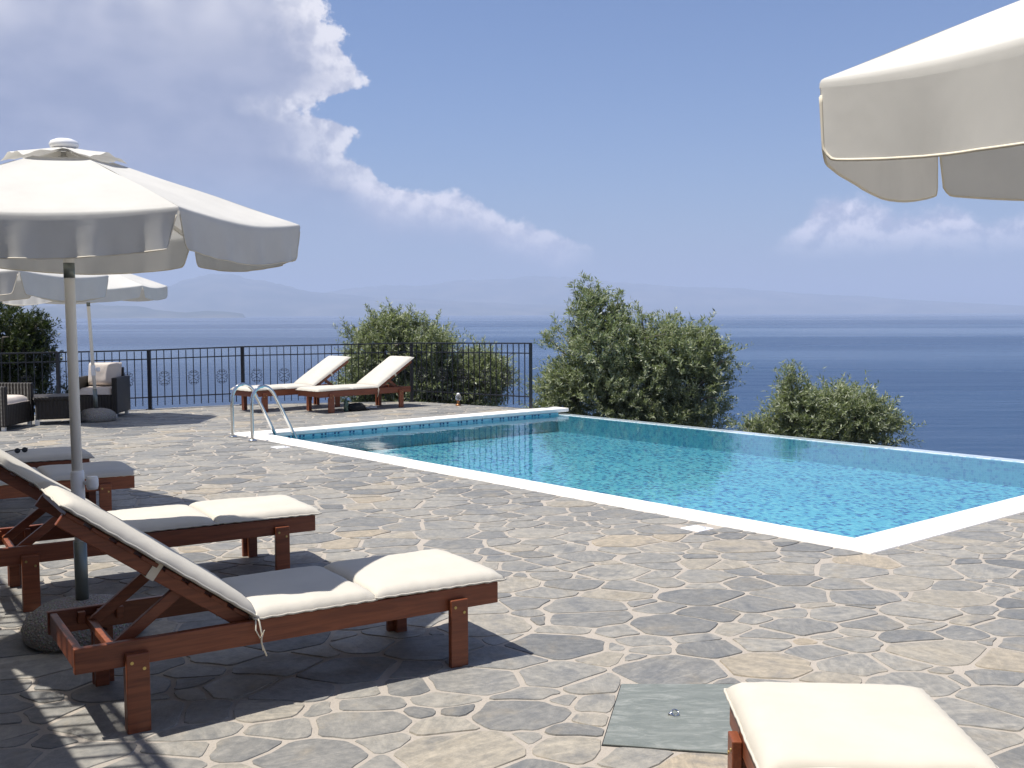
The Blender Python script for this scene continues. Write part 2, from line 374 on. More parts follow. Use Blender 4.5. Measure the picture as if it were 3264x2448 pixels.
mat('copper', (0.42, 0.20, 0.08), 0.4, 0.8)
mat('black_plastic', (0.012, 0.012, 0.013), 0.5)
mat('black_fabric', (0.010, 0.010, 0.012), 0.9)
m, n, p = mat('glass', (0.9, 0.9, 0.88), 0.05); p.inputs['Transmission Weight'].default_value = 0.85; p.inputs['Alpha'].default_value = 0.55
m, n, p = mat('bottle_green', (0.10, 0.17, 0.13), 0.08, spec=0.6); p.inputs['Transmission Weight'].default_value = 0.5
M = MATS

# ------------------------------------------------------------------ sea, far land, haze
SEA_Z = -26.0
mb = MB()
rings = [0.0, 60, 200, 600, 1800, 5000, 12000, 24000, 40000]
NS = 72
vs = [(0, 0, SEA_Z)]
for r_ in rings[1:]:
    vs += [(r_ * math.sin(2 * math.pi * k / NS), r_ * math.cos(2 * math.pi * k / NS), SEA_Z) for k in range(NS)]
fs = [(0, 1 + (k + 1) % NS, 1 + k) for k in range(NS)]
for j in range(len(rings) - 2):
    a0, a1 = 1 + j * NS, 1 + (j + 1) * NS
    fs += [(a0 + k, a0 + (k + 1) % NS, a1 + (k + 1) % NS, a1 + k) for k in range(NS)]
mb.add(vs, fs); tag(mb.build('sea', M['sea_water']), kind='structure', label='calm dark blue sea reaching to the hazy horizon', cat='sea')

def land(name, label, prof, dist, depth, rough, seed, base=0.0):
    """a mountain range standing at a distance: crest elevations in degrees against azimuth, with real depth"""
    a0, a1 = prof[0][0], prof[-1][0]; na = max(60, int((a1 - a0) * 7)); nr = 16
    P = []
    for i in range(na + 1):
        a = a0 + (a1 - a0) * i / na
        crest = np.interp(a, [q[0] for q in prof], [q[1] for q in prof])
        row = []
        for j in range(nr + 1):
            k = j / nr; rr_ = dist - depth * 0.5 + depth * k
            sh = math.sin(math.pi * min(1, max(0, k))) ** 0.8
            nz = mnoise.fractal(Vector((a * 0.55 + seed, k * 3.0, seed)), 0.9, 2.1, 7)
            nz2 = mnoise.fractal(Vector((a * 2.2 + seed, k * 7.0, seed + 4)), 0.8, 2.0, 5)
            h = math.tan(R(crest)) * dist * sh * (1 + rough * nz + rough * 0.35 * nz2) + sh * (1.55 - SEA_Z) * (1 if crest > 0.02 else 0)
            row.append((rr_ * math.sin(R(a)), rr_ * math.cos(R(a)), SEA_Z - 3 + max(0, h)))
        P.append(row)
    mb = MB(); mb.grid(P)
    return tag(mb.build(name, M['far_land'], smooth=True), label=label, cat='mountains', kind='structure')
land('mountains', 'highest pale blue mountain range on the far shore at left', [(-31, 0.0), (-26, 0.7), (-22, 1.0), (-19, 1.15), (-17.3, 1.6), (-15.6, 1.98), (-14.2, 1.9), (-12.6, 1.55), (-10.5, 1.15), (-8, 0.9), (-5, 0.75), (-2, 0.6), (2, 0.45), (6, 0.3), (9, 0.0)], 13500, 5200, 0.10, 3.1)
land('mountains', 'faint farthest mountain ridge behind the olive trees', [(-14, 0.3), (-9, 1.25), (-5, 1.55), (-2, 1.7), (1, 1.95), (3.5, 1.85), (6, 1.6), (9, 1.35), (12, 1.2), (15, 0.95), (18, 0.8), (21, 0.55), (24, 0.35), (28, 0.15), (34, 0.0)], 16500, 5000, 0.08, 9.4)
land('headland', 'low wooded headland on the waterline at left', [(-32, 0.0), (-28, 0.25), (-24, 0.35), (-21.2, 0.55), (-19.6, 0.42), (-18, 0.18), (-17, 0.1), (-16, 0.2), (-15, 0.16), (-14.0, 0.0)], 8200, 1500, 0.25, 5.2)
land('headland', 'low faint headland on the horizon right of the tall olive', [(8.5, 0.0), (10, 0.2), (11, 0.3), (12.2, 0.16), (13.5, 0.12), (15, 0.02), (16, 0.0)], 15000, 2200, 0.2, 7.7)

hb = MB(); hb.box((0, 6000, (SEA_Z - 8 + 640) / 2), (60000, 60000, 640 - (SEA_Z - 8)))
hm = bpy.data.materials.new('haze'); hm.use_nodes = True; n = NT(hm.node_tree); n.n.clear()
pv = n.node('ShaderNodeVolumePrincipled'); pv.inputs['Color'].default_value = (0.58, 0.67, 0.86, 1); pv.inputs['Density'].default_value = 1.6e-4; pv.inputs['Anisotropy'].default_value = 0.0
n.l.new(pv.outputs[0], n.node('ShaderNodeOutputMaterial').inputs['Volume'])
tag(hb.build('haze', hm), kind='stuff', label='pale blue sea haze veiling the far shore', cat='haze')

# ------------------------------------------------------------------ pool frame
PB = Vector((2.291, 6.71)); E1 = Vector((-0.649, 0.761)).normalized(); E2 = Vector((E1.y, -E1.x))
def st(s, tt, z=0.0): q = PB + E1 * s + E2 * tt; return Vector((q.x, q.y, z))
def to_st(x, y): q = Vector((x, y)) - PB; return q.dot(E1), q.dot(E2)
PL, PW, CW = 9.15, 5.80, 0.33          # pool length, width to the overflow lip, coping width
WATER_Z, FLOOR_Z = -0.08, -0.345
ANG = math.atan2(E1.y, E1.x)

# terrace slab with a hole for the pool
edge = [(0.42, 17.12), (-1.75, 18.66), (-4.60, 18.18), (-7.12, 16.62), (-9.6, 15.0), (-13, 12.6), (-13, -4)]
outer = [Vector((x, y, 0)) for x, y in edge] + [Vector((7.2, -4, 0)), st(-5.0, 6.2), st(-0.02, PW + 0.0), st(-0.02, -0.0)]
ring = outer[:-2] + [st(-0.02, 6.2), st(0.02, 6.2)]
lo = [Vector((x, y, 0)) for x, y in edge] + [Vector((7.2, -4, 0)), st(-5.0, 5.8), st(0.03, 5.8), st(0.03, 0.03), st(PL - 0.03, 0.03), st(PL - 0.03, 5.45)]
tri = tessellate_polygon([lo])
mb = MB(); mb.add([(q.x, q.y, 0) for q in lo], [tuple(a) for a in tri])
N = len(lo)
mb.add([(q.x, q.y, 0) for q in lo] + [(q.x, q.y, -4.0) for q in lo], [(i, (i + 1) % N, N + (i + 1) % N, N + i) for i in range(N)])
terrace = tag(mb.build('terrace', M['mortar']), kind='structure', label='terrace paved with irregular grey and ochre slate', cat='terrace')

# ---- crazy paving: Voronoi slabs clipped to the terrace, the pool and the hatch
HATCH = [(0.315, 3.718), (0.93, 3.60), (1.06, 4.335), (0.448, 4.344)]
def halfplanes(poly):                                     # ccw polygon -> (n, d) with n.p <= d inside
    out = []
    for (x0, y0), (x1, y1) in zip(poly, poly[1:] + poly[:1]):
        nx, ny = y1 - y0, x0 - x1; l = math.hypot(nx, ny); out.append((nx / l, ny / l, (nx * x0 + ny * y0) / l))
    return out
pool_poly = [tuple(st(*q)[:2]) for q in ((0, 0), (0, 9), (PL, 9), (PL, 0))]
def area(p): return 0.5 * sum(a[0] * b[1] - b[0] * a[1] for a, b in zip(p, p[1:] + p[:1]))
if area(pool_poly) < 0: pool_poly = pool_poly[::-1]
OBST = [halfplanes(pool_poly), halfplanes(HATCH)]
for sx, sy in ((1.26, -0.20), (7.46, -0.18)):             # skimmer lids
    OBST.append(halfplanes((lambda q: q if area(q) > 0 else q[::-1])([tuple(st(sx + a, sy + b)[:2]) for a, b in ((-.092, -.092), (-.092, .092), (.092, .092), (.092, -.092))])))
out_poly = [(x, y) for x, y in edge]
bound = halfplanes([(0.42, 17.12), (-1.75, 18.66), (-4.60, 18.18), (-7.12, 16.62), (-9.6, 15.0), (-13, 12.6), (-13, -4), (7.2, -4)])[:5]
if bound[0][0] * 0 + bound[0][1] * 5 > bound[0][2]: bound = [(-a, -b, -c) for a, b, c in bound]
KX = 1.28                                                 # slabs lie a little long in one direction
ca, sa = math.cos(R(12)), math.sin(R(12))
fw = lambda x, y: ((x * ca + y * sa) / KX, -x * sa + y * ca)
bw = lambda u, v: (u * KX * ca - v * sa, u * KX * sa + v * ca)
def want(x, y):
    return -0.2 < y < 19 and -0.60 * y - 2.2 < x < 0.58 * y + 1.6 and x < 5.6 and x > -11
seeds = []; cellg = {}; G = 0.26
def near(u, v, r):
    iu, iv = int(u // G), int(v // G); k = int(r / G) + 1
    for i in range(iu - k, iu + k + 1):
        for j in range(iv - k, iv + k + 1):
            for q in cellg.get((i, j), ()): yield q
def in_obst(x, y):
    return any(max(a * x + b * y - c for a, b, c in hp) < 0.02 for hp in OBST)
tries = 0
while tries < 80000:
    tries += 1
    x = random.uniform(-11, 6); y = random.uniform(-0.4, 19.2)
    if not want(x, y) or in_obst(x, y): continue
    u, v = fw(x, y)
    rr_ = random.choice((0.10, 0.135, 0.155, 0.175, 0.20, 0.215))
    if any((q[0] - u) ** 2 + (q[1] - v) ** 2 < (0.5 * (rr_ + q[2])) ** 2 * 1.15 for q in near(u, v, 0.3)): continue
    q = (u, v, rr_); seeds.append(q); cellg.setdefault((int(u // G), int(v // G)), []).append(q)
def clip(poly, nx, ny, d):
    out = []
    for a, b in zip(poly, poly[1:] + poly[:1]):
        da, db = nx * a[0] + ny * a[1] - d, nx * b[0] + ny * b[1] - d
        if da <= 0: out.append(a)
        if (da < 0 < db) or (db < 0 < da):
            k = da / (da - db); out.append((a[0] + (b[0] - a[0]) * k, a[1] + (b[1] - a[1]) * k))
    return out
cam_p = Vector(cam.location)
stones = []
for u, v, r0 in seeds:
    poly = [(u - .6, v - .6), (u + .6, v - .6), (u + .6, v + .6), (u - .6, v + .6)]
    for q in near(u, v, 0.7):
        if q[0] == u and q[1] == v: continue
        ex, ey = q[0] - u, q[1] - v; l = math.hypot(ex, ey)
        if l > 0.8: continue
        ex /= l; ey /= l
        off_ = (l * l + r0 * r0 - q[2] * q[2]) / (2 * l)
        tilt = 0.0
        poly = clip(poly, ex, ey, ex * u + ey * v + off_ - 0.0105 - 0.004 * mnoise.noise(Vector((u * 3 + ex, v * 3 + ey, 1.7))))
        if len(poly) < 3: break
    if len(poly) < 3: continue
    w = [bw(*q) for q in poly]; x, y = bw(u, v)
    bad = False
    for hp in OBST:
        dd = [(a * x + b * y - c, a, b, c) for a, b, c in hp]; k = max(dd)
        if k[0] <= 0: bad = True; break
        w = clip(w, -k[1], -k[2], -k[3] - 0.008)
        if len(w) < 3: bad = True; break
    if bad: continue
    for a, b, c in bound:
        w = clip(w, a, b, c - 0.03)
        if len(w) < 3: bad = True; break
    if bad: continue
    w2 = []                                               # drop very short edges
    for q in w:
        if not w2 or math.hypot(q[0] - w2[-1][0], q[1] - w2[-1][1]) > 0.028: w2.append(q)
    if len(w2) > 3 and math.hypot(w2[0][0] - w2[-1][0], w2[0][1] - w2[-1][1]) < 0.028: w2.pop()
    if len(w2) < 3 or abs(area(w2)) < 0.004: continue
    if area(w2) < 0: w2 = w2[::-1]
    o2 = []                                               # knock the corners off
    for a, b in zip(w2, w2[1:] + w2[:1]):
        l = math.hypot(b[0] - a[0], b[1] - a[1]); k = min(0.3, (0.008 + 0.014 * random.random()) / l)
        mid = 0.011 * random.uniform(-1, 1)
        nx, ny = (b[1] - a[1]) / l, -(b[0] - a[0]) / l
        o2.append((a[0] + (b[0] - a[0]) * k, a[1] + (b[1] - a[1]) * k))
        if l > 0.11:
            h = random.uniform(.4, .6); o2.append((a[0] + (b[0] - a[0]) * h + nx * mid, a[1] + (b[1] - a[1]) * h + ny * mid))
        o2.append((b[0] + (a[0] - b[0]) * k, b[1] + (a[1] - b[1]) * k))
    dist = max(1.2, math.hypot(x, y))
    size = math.sqrt(abs(area(o2))) / dist * (1.55 / dist) ** 0.5
    inview = abs(x / max(y, 0.1)) < 0.50 and y > 3.3
    stones.append((size if inview else size * 0.02, o2, x, y))
stones.sort(key=lambda q: -q[0])
def stone_geo(o2, cx_=0, cy_=0):
    zt = 0.0038 + random.uniform(-0.0014, 0.0018); gx, gy_ = random.uniform(-.006, .006), random.uniform(-.006, .006)
    mx_ = sum(q[0] for q in o2) / len(o2); my_ = sum(q[1] for q in o2) / len(o2)
    top = [(q[0] - cx_, q[1] - cy_, zt + (q[0] - mx_) * gx + (q[1] - my_) * gy_) for q in o2]
    bot = []
    for q in o2:
        d = math.hypot(q[0] - mx_, q[1] - my_); k = 1 + 0.004 / max(d, 0.03); bot.append((mx_ + (q[0] - mx_) * k - cx_, my_ + (q[1] - my_) * k - cy_, -0.003))
    n_ = len(o2)
    return top + bot, [tuple(range(n_))] + [(i, i + n_, (i + 1) % n_ + n_, (i + 1) % n_) for i in range(n_)]
def tone_val():
    k = random.random()
    return min(1, max(0, random.gauss(0.24, 0.13) if k < 0.55 else (random.gauss(0.5, 0.1) if k < 0.85 else random.gauss(0.82, 0.1))))
def set_attr(me, name, vals):
    a = me.attributes.new(name, 'FLOAT', 'POINT'); a.data.foreach_set('value', vals)
for sz, o2, x, y in stones[:300]:
    vs, fs = stone_geo(o2, x, y); me = bpy.data.meshes.new('paving_stone'); me.from_pydata(vs, [], fs); me.materials.append(M['slate'])
    set_attr(me, 'tone', [tone_val()] * len(vs)); set_attr(me, 'turn', [random.random()] * len(vs)); me.update()
    link('paving_stone', me, terrace, (x, y, 0))
vs, fs, tn, tu = [], [], [], []
for sz, o2, x, y in stones[300:]:
    a, b = stone_geo(o2); k = len(vs); vs += a; fs += [tuple(i + k for i in q) for q in b]; tn += [tone_val()] * len(a); tu += [random.random()] * len(a)
me = bpy.data.meshes.new('distant_paving'); me.from_pydata(vs, [], fs); me.materials.append(M['slate']); set_attr(me, 'tone', tn); set_attr(me, 'turn', tu); me.update()
tag(link('distant_paving', me, terrace), kind='stuff')

# slate hatch with a ring
hatch = empty('service_hatch', (0.68, 4.0, 0), 0, 'greenish slate hatch plate with a small ring, set in the paving', 'hatch')
mb = MB(); q = [(x - 0.68, y - 4.0) for x, y in HATCH]; q = [(x * 0.985, y * 0.985) for x, y in q]
mb.hexa([(x, y, -0.012) for x, y in q] + [(x, y, 0.0075) for x, y in q]); mb.build('plate', M['green_slate'], hatch, bevel=0.002)
mb = MB(); mb.hexa([(x * 1.013, y * 1.013, -0.014) for x, y in q] + [(x * 1.013, y * 1.013, 0.0025) for x, y in q]); mb.build('rebate', M['black_plastic'], hatch)
mb = MB(); mb.tube([(-0.06 + 0.014 * math.cos(a), -0.01 + 0.012 * math.sin(a), 0.016 + 0.009 * math.sin(a)) for a in np.linspace(0, 2 * math.pi, 17)[:-1]], 0.0035, 6, closed=True); mb.build('ring', M['chrome'], hatch, True)
mb = MB(); mb.lathe([(0.012, 0.007), (0.012, 0.013), (0.006, 0.018)], 10, (-0.075, -0.01, 0)); mb.build('ring_bolt', M['chrome'], hatch, True)
for i, (sx, sy) in enumerate(((1.26, -0.20), (7.46, -0.18))):
    q = st(sx, sy)
    o = empty('skimmer_lid', (q.x, q.y, 0), ANG, ('white square skimmer lid beside the coping, closest to the near pool corner', 'white square skimmer lid near the pool ladder')[i], 'skimmer lid', 'skimmer lids')
    mb = MB(); mb.box((0, 0, 0.001), (0.17, 0.17, 0.012)); mb.build('frame', M['white_plastic'], o, bevel=0.003)
    mb = MB(); mb.lathe([(0.068, 0.0075), (0.068, 0.0105), (0.02, 0.0115)], 28); mb.build('lid', M['white_plastic'], o, True)

# ------------------------------------------------------------------ swimming pool
pool = empty('swimming_pool', st(0, 0), ANG, 'infinity pool with white coping and turquoise mosaic', 'swimming pool')
def pl(s, tt, z): return (s, -tt, z)                      # pool-local: +x along the long side, -y across (E2)
def slab(s0, s1, t0, t1, z0, z1):
    m_ = MB(); m_.hexa([pl(s0, t1, z0), pl(s1, t1, z0), pl(s1, t0, z0), pl(s0, t0, z0), pl(s0, t1, z1), pl(s1, t1, z1), pl(s1, t0, z1), pl(s0, t0, z1)]); return m_
def coping_run(k0, k1, fn):                              # slabs laid end to end with fine joints
    nn = max(1, round((k1 - k0) / 0.92)); w = (k1 - k0) / nn
    for i in range(nn): fn(k0 + i * w + 0.0012, k0 + (i + 1) * w - 0.0012).build('coping_slab', M['coping'], pool, bevel=0.010)
coping_run(0, PL, lambda a, b: slab(a, b, 0, CW, -0.045, 0.012 + random.uniform(-.0008, .0008)))
coping_run(CW + 0.002, 5.75, lambda a, b: slab(0, CW, a, b, -0.045, 0.0115 + random.uniform(-.0008, .0008)))
coping_run(CW + 0.002, 5.72, lambda a, b: slab(PL - CW, PL, a, b, -0.045, 0.0115 + random.uniform(-.0008, .0008)))
I0, I1, J0, J1 = CW + 0.015, PL - CW - 0.015, CW + 0.015, 5.47
slab(I0 - 0.2, I1 + 0.2, J0 - 0.2, J1 + 0.2, FLOOR_Z - 0.1, FLOOR_Z).build('floor', M['pool_mosaic'], pool)
slab(I0 - 0.15, I1 + 0.15, J0 - 0.15, J0, FLOOR_Z + 0.001, -0.046).build('wall', M['wall_mosaic'], pool)
slab(I0 - 0.15, I0, J0 + 0.001, J1 + 0.001, FLOOR_Z + 0.001, -0.046).build('wall', M['wall_mosaic'], pool)
slab(I1, I1 + 0.15, J0 + 0.001, J1 + 0.001, FLOOR_Z + 0.001, -0.046).build('wall', M['wall_mosaic'], pool)
mb = MB(); mb.hexa([pl(0.02, 5.80, -3.4), pl(PL - 0.02, 5.80, -3.4), pl(PL - 0.02, J1 + .002, -3.4), pl(0.02, J1 + .002, -3.4),
                    pl(0.02, 5.80, WATER_Z - 0.014), pl(PL - 0.02, 5.80, WATER_Z - 0.014), pl(PL - 0.02, J1 + .002, WATER_Z + 0.004), pl(0.02, J1 + .002, WATER_Z + 0.004)])
mb.build('overflow_lip', M['weir_mosaic'], pool, bevel=0.01)
slab(I0 - 0.15, I1 + 0.15, J1 - 0.03, J1, FLOOR_Z + 0.001, WATER_Z - 0.006).build('wall', M['wall_mosaic'], pool)
mb = MB(); mb.add([pl(I0 - .01, J1 + .001, WATER_Z), pl(I1 + .01, J1 + .001, WATER_Z), pl(I1 + .01, J0 - .01, WATER_Z), pl(I0 - .01, J0 - .01, WATER_Z)], [(0, 1, 2, 3)])
wat = mb.build('pool_water', M['pool_water'], None, loc=pool.location, rz=ANG); tag(wat, 'clear turquoise water filling the pool', 'water', kind='structure')
mb = MB(); mb.box((0, 0, 0), (0.006, 0.026, 0.026)); tile_me = mb.mesh('waterline_tile', M['dark_tile'])
k = J0 + 0.12
while k < J1 - 0.1:                                        # pairs of dark tiles along the far waterline
    for a in ((0, 0.055) if random.random() < 0.6 else (0,)):
        link('waterline_tile', tile_me, pool, pl(I1 - 0.001, k + a, -0.062))
    k += random.choice((0.13, 0.16, 0.2, 0.24))

# ------------------------------------------------------------------ iron railing
def scroll_mesh():
    m_ = MB()
    def sp(sx, sz):
        pts = []
        for i in range(15):
            a = i / 14
            th = -math.pi / 2 + a * 1.75 * math.pi; rad = 0.026 * (1 - 0.55 * a)
            pts.append((sx * (0.055 + rad * math.cos(th)), 0, sz * (0.075 + rad * math.sin(th))))
        pts = [(sx * 0.002, 0, sz * 0.012), (sx * 0.03, 0, sz * 0.035)] + pts
        m_.tube(pts, 0.0042, 5)
        pts = [(sx * 0.002, 0, sz * 0.075)] + [(sx * (0.028 + 0.018 * math.cos(q)), 0, sz * (0.098 + 0.014 * math.sin(q))) for q in np.linspace(-2.6, 2.4, 9)]
        m_.tube(pts, 0.0042, 5)
        pts = [(sx * 0.055, 0, sz * 0.004)] + [(sx * (0.078 + 0.013 * math.cos(q)), 0, sz * (0.022 + 0.016 * math.sin(q))) for q in np.linspace(-2.3, 2.4, 9)]
        m_.tube(pts, 0.0042, 5)
    for sx in (-1, 1):
        for sz in (-1, 1): sp(sx, sz)
    return m_.mesh('scroll_ornament', M['iron'], True)
SCROLL = scroll_mesh()
def railing(name, pts, hts, label, posts, z0=0.0, skip=0, spacing=0.115, bw_=0.013):
    root = empty(name, (pts[0][0], pts[0][1], z0), 0, label, 'railing')
    ox, oy = pts[0]
    bal = {}
    P = [Vector((x - ox, y - oy, 0)) for x, y in pts]
    cnt = skip
    for i in range(len(P) - 1):
        a, b = P[i], P[i + 1]; d = b - a; L = d.length; u = d.normalized(); h0, h1 = hts[i], hts[i + 1]
        ang = math.atan2(u.y, u.x)
        Z = Vector((0, 0, 1))
        m_ = MB(); m_.bar(a + Z * h0, b + Z * h1, 0.045, 0.022); m_.build('top_rail', M['iron'], root, bevel=0.004)
        m_ = MB(); m_.bar(a + Z * (h0 * 0.85), b + Z * (h1 * 0.85), 0.03, 0.018); m_.build('upper_rail', M['iron'], root)
        m_ = MB(); m_.bar(a + Z * 0.20, b + Z * 0.20, 0.03, 0.018); m_.build('lower_rail', M['iron'], root)
        nb = max(1, int(round(L / spacing)))
        for j in range(1, nb):
            k = j / nb; q = a + d * k; h = h0 + (h1 - h0) * k
            m_ = bal.get(round(h, 2))
            if m_ is None:
                m2 = MB(); hh = round(h, 2) - 0.012; m2.box((0, 0, (hh + 0.06) / 2), (bw_, bw_, hh - 0.06)); m_ = bal[round(h, 2)] = m2.mesh('baluster', M['iron'])
            link('baluster', m_, root, q, ang)
            cnt += 1
            if cnt % 4 == 0: link('scroll_ornament', SCROLL, root, q + Z * 0.50, ang)
    for i in posts:
        m_ = MB(); m_.box((0, 0, hts[i] / 2 - 0.005), (0.055, 0.055, hts[i] + 0.03)); m_.build('post', M['iron'], root, bevel=0.004, loc=P[i])
        m_ = MB(); m_.box((0, 0, 0.006), (0.11, 0.11, 0.012)); m_.build('post_foot', M['iron'], root, loc=P[i])
    return root
railing('iron_railing', [(0.30, 17.06), (-1.75, 18.55), (-4.57, 18.05), (-5.88, 17.24), (-7.05, 16.52), (-9.55, 14.94)], [1.06, 1.03, 0.99, 0.965, 0.96, 0.96],
        'black wrought iron railing with scroll ornaments along the terrace edge', [0, 1, 2, 3, 4, 5], 0.0)

# ------------------------------------------------------------------ wooden sun loungers
def cushion_mesh(name, L, Wd, th, seed, nx=26, ny=16, tuck=0.3):
    """stuffed pad: swollen top, flat flange with a seam all round"""
    rnd = random.Random(seed); top, bot = [], []
    for i in range(nx + 1):
        u = -1 + 2 * i / nx; rt, rb = [], []
        uu = math.copysign(1 - (1 - abs(u)) ** 1.35, u)
        for j in range(ny + 1):
            v = -1 + 2 * j / ny; vv = math.copysign(1 - (1 - abs(v)) ** 1.35, v)
            x, y = uu * L / 2, vv * Wd / 2
            k = (1 - abs(uu) ** 12) * (1 - abs(vv) ** 8); k = max(0, k) ** 0.5
            nz = mnoise.fractal(Vector((x * 5 + seed, y * 5, seed)), 1, 2, 3)
            z = 0.012 + th * k * (1 + 0.10 * nz)
            puck = 0.004 * math.sin(x * 95 + seed) * (1 - k) + 0.004 * math.sin(y * 90 + seed * 2) * (1 - k)
            edge_x = 0.004 * nz
            rt.append((x + edge_x, y + 0.5 * edge_x, z + puck)); rb.append((x + edge_x, y + 0.5 * edge_x, 0.002 + puck * 0.5))
        top.append(rt); bot.append(rb)
    m_ = MB(); m_.grid(top)
    b = len(m_.v); m_.grid([r_[::-1] for r_ in bot]); w_ = ny + 1
    bi = lambda i, j: b + i * w_ + (ny - j)
    ti = lambda i, j: i * w_ + j
    for i in range(nx):
        m_.f += [(ti(i, 0), bi(i, 0), bi(i + 1, 0), ti(i + 1, 0)), (ti(i, ny), ti(i + 1, ny), bi(i + 1, ny), bi(i, ny))]
    for j in range(ny):
        m_.f += [(ti(0, j), ti(0, j + 1), bi(0, j + 1), bi(0, j)), (ti(nx, j), bi(nx, j), bi(nx, j + 1), ti(nx, j + 1))]
    bd = [bot[i][0] for i in range(nx + 1)] + [bot[nx][j] for j in range(1, ny + 1)] + [bot[i][ny] for i in range(nx - 1, -1, -1)] + [bot[0][j] for j in range(ny - 1, 0, -1)]
    return m_, [(q[0] * 1.006, q[1] * 1.010, q[2] + 0.006) for q in bd]

def lounger(loc, rz, label, theta=36, group='wooden sun loungers', seed=1, flat=False):
    o = empty('sun_lounger', (*loc, 0), rz, label, 'sun lounger', group)
    HX, BL, RZ = -0.23, 0.84, 0.345                       # hinge, backrest length, rail top
    for sy in (-1, 1):
        m_ = MB(); m_.box((0, 0, 0), (1.79, 0.030, 0.095)); m_.build('side_rail', M['wood'], o, bevel=0.004, loc=(0.0, sy * 0.285, RZ - 0.0475))
    m_ = MB(); m_.box((0, 0, 0), (0.028, 0.536, 0.085)); m_.build('end_board', M['wood'], o, bevel=0.004, loc=(0.875, 0, RZ - 0.0475))
    m_ = MB(); m_.box((0, 0, 0), (0.028, 0.536, 0.085)); m_.build('end_board', M['wood'], o, bevel=0.004, loc=(-0.875, 0, RZ - 0.0475))
    for sx in (-1, 1):
        for sy in (-1, 1):
            m_ = MB(); m_.box((0, 0, 0), (0.085, 0.03, 0.30)); m_.box((0.012 * sx, -0.035 * sy, -0.031), (0.055, 0.036, 0.236))
            lg = m_.build('leg', M['wood'], o, bevel=0.004, loc=(0.68 * sx, 0.3165 * sy, 0.151))
            for a, b in ((-0.022, 0.118), (0.022, 0.092)):
                m_ = MB(); m_.tube([(a, 0.014 * sy, b), (a, 0.0175 * sy, b)], 0.0065, 10); m_.build('screw', M['brass'], lg)
    for i in range(11):                                   # seat slats
        m_ = MB(); m_.box((0, 0, 0), (0.072, 0.535, 0.018)); m_.build('slat', M['wood'], o, bevel=0.003, loc=(-0.185 + i * 0.1015, 0, RZ - 0.010))
    th = R(theta); ux, uz = -math.cos(th), math.sin(th); nx_, nz_ = math.sin(th), math.cos(th)
    bp = lambda l, h=0.0: Vector((HX + ux * l + nx_ * h, 0, RZ - 0.01 + uz * l + nz_ * h))
    for sy in (-1, 1):
        m_ = MB(); m_.bar(bp(0, -0.02) + Vector((0, sy * 0.235, 0)), bp(BL, -0.02) + Vector((0, sy * 0.235, 0)), 0.028, 0.05, (nx_, 0, nz_)); m_.build('backrest_rail', M['wood'], o, bevel=0.004)
        a, b = bp(0.30, -0.035), Vector((-0.74, 0, RZ - 0.05))
        m_ = MB(); m_.bar(a + Vector((0, sy * 0.20, 0)), b + Vector((0, sy * 0.20, 0)), 0.026, 0.045); m_.build('prop', M['wood'], o, bevel=0.003)
    m_ = MB(); m_.bar((-0.74, -0.268, RZ - 0.05), (-0.74, 0.268, RZ - 0.05), 0.03, 0.03); m_.build('prop_bar', M['wood'], o, bevel=0.003)
    for sy in (-1, 1):                                    # notched rack the prop rests in
        m_ = MB()
        for k in range(3): m_.box((-0.62 - k * 0.075, sy * 0.252, RZ - 0.035), (0.03, 0.03, 0.05))
        m_.build('rack', M['wood'], o, bevel=0.003)
    for i in range(8):
        c_ = bp(0.05 + i * 0.107, 0.008); Rm = Matrix.Rotation(th, 3, 'Y')
        m_ = MB(); m_.box((0, 0, 0), (0.075, 0.52, 0.016), Rm); m_.build('backrest_slat', M['wood'], o, bevel=0.003, loc=c_)
    def pad(cx_, L, seedk, M4, name, tk=0.036):
        m_, bd = cushion_mesh(name, L, 0.615, tk, seedk)
        c_ = m_.build(name, M['cushion'], o, smooth=True); c_.matrix_local = M4
        m2 = MB(); m2.tube(bd, 0.0045, 5, closed=True); m2.build('piping', M['cushion'], c_, smooth=True)
    pad(0, 0.525, seed + 0.1, Matrix.Translation((HX + 0.262, 0, RZ + 0.002)), 'seat_cushion')
    pad(0, 0.635, seed + 0.7, Matrix.Translation((HX + 0.525 + 0.3165, 0, RZ + 0.002)) @ Matrix.Rotation(R(0.6), 4, 'Y'), 'foot_cushion', 0.040)
    q = bp(BL / 2 + 0.02, 0.020)
    pad(0, BL + 0.03, seed + 1.3, Matrix.Translation(q) @ Matrix.Rotation(th, 4, 'Y'), 'back_cushion', 0.042)
    for sy in (-1, 1):                                    # ties at the fold
        x0 = HX + 0.01; y0 = sy * 0.315
        m_ = MB()
        m_.tube([(x0, y0 - sy * 0.02, RZ + 0.025), (x0 + 0.004, y0 + sy * 0.008, RZ + 0.0), (x0 + 0.012, y0 + sy * 0.012, RZ - 0.05), (x0 + 0.010, y0 + sy * 0.01, RZ - 0.085), (x0 + 0.03, y0 + sy * 0.012, RZ - 0.14)], 0.0035, 5)
        m_.tube([(x0 - 0.004, y0 - sy * 0.01, RZ + 0.02), (x0 - 0.012, y0 + sy * 0.012, RZ - 0.03), (x0 + 0.004, y0 + sy * 0.014, RZ - 0.065), (x0 + 0.02, y0 + sy * 0.016, RZ - 0.035), (x0 + 0.008, y0 + sy * 0.014, RZ - 0.07), (x0 + 0.016, y0 + sy * 0.012, RZ - 0.115)], 0.0032, 5)
        m_.build('tie_string', M['string'], o, smooth=True)
    m_ = MB(); a = bp(0.44, -0.05); b = bp(0.44, 0.03); Rm = Matrix.Rotation(th, 3, 'Y')
    for sy in (-1, 1): m_.box(bp(0.44, -0.01) + Vector((0, sy * 0.2525, 0)), (0.035, 0.003, 0.075), Rm)
    m_.box(bp(0.44, -0.0475), (0.035, 0.508, 0.003), Rm)
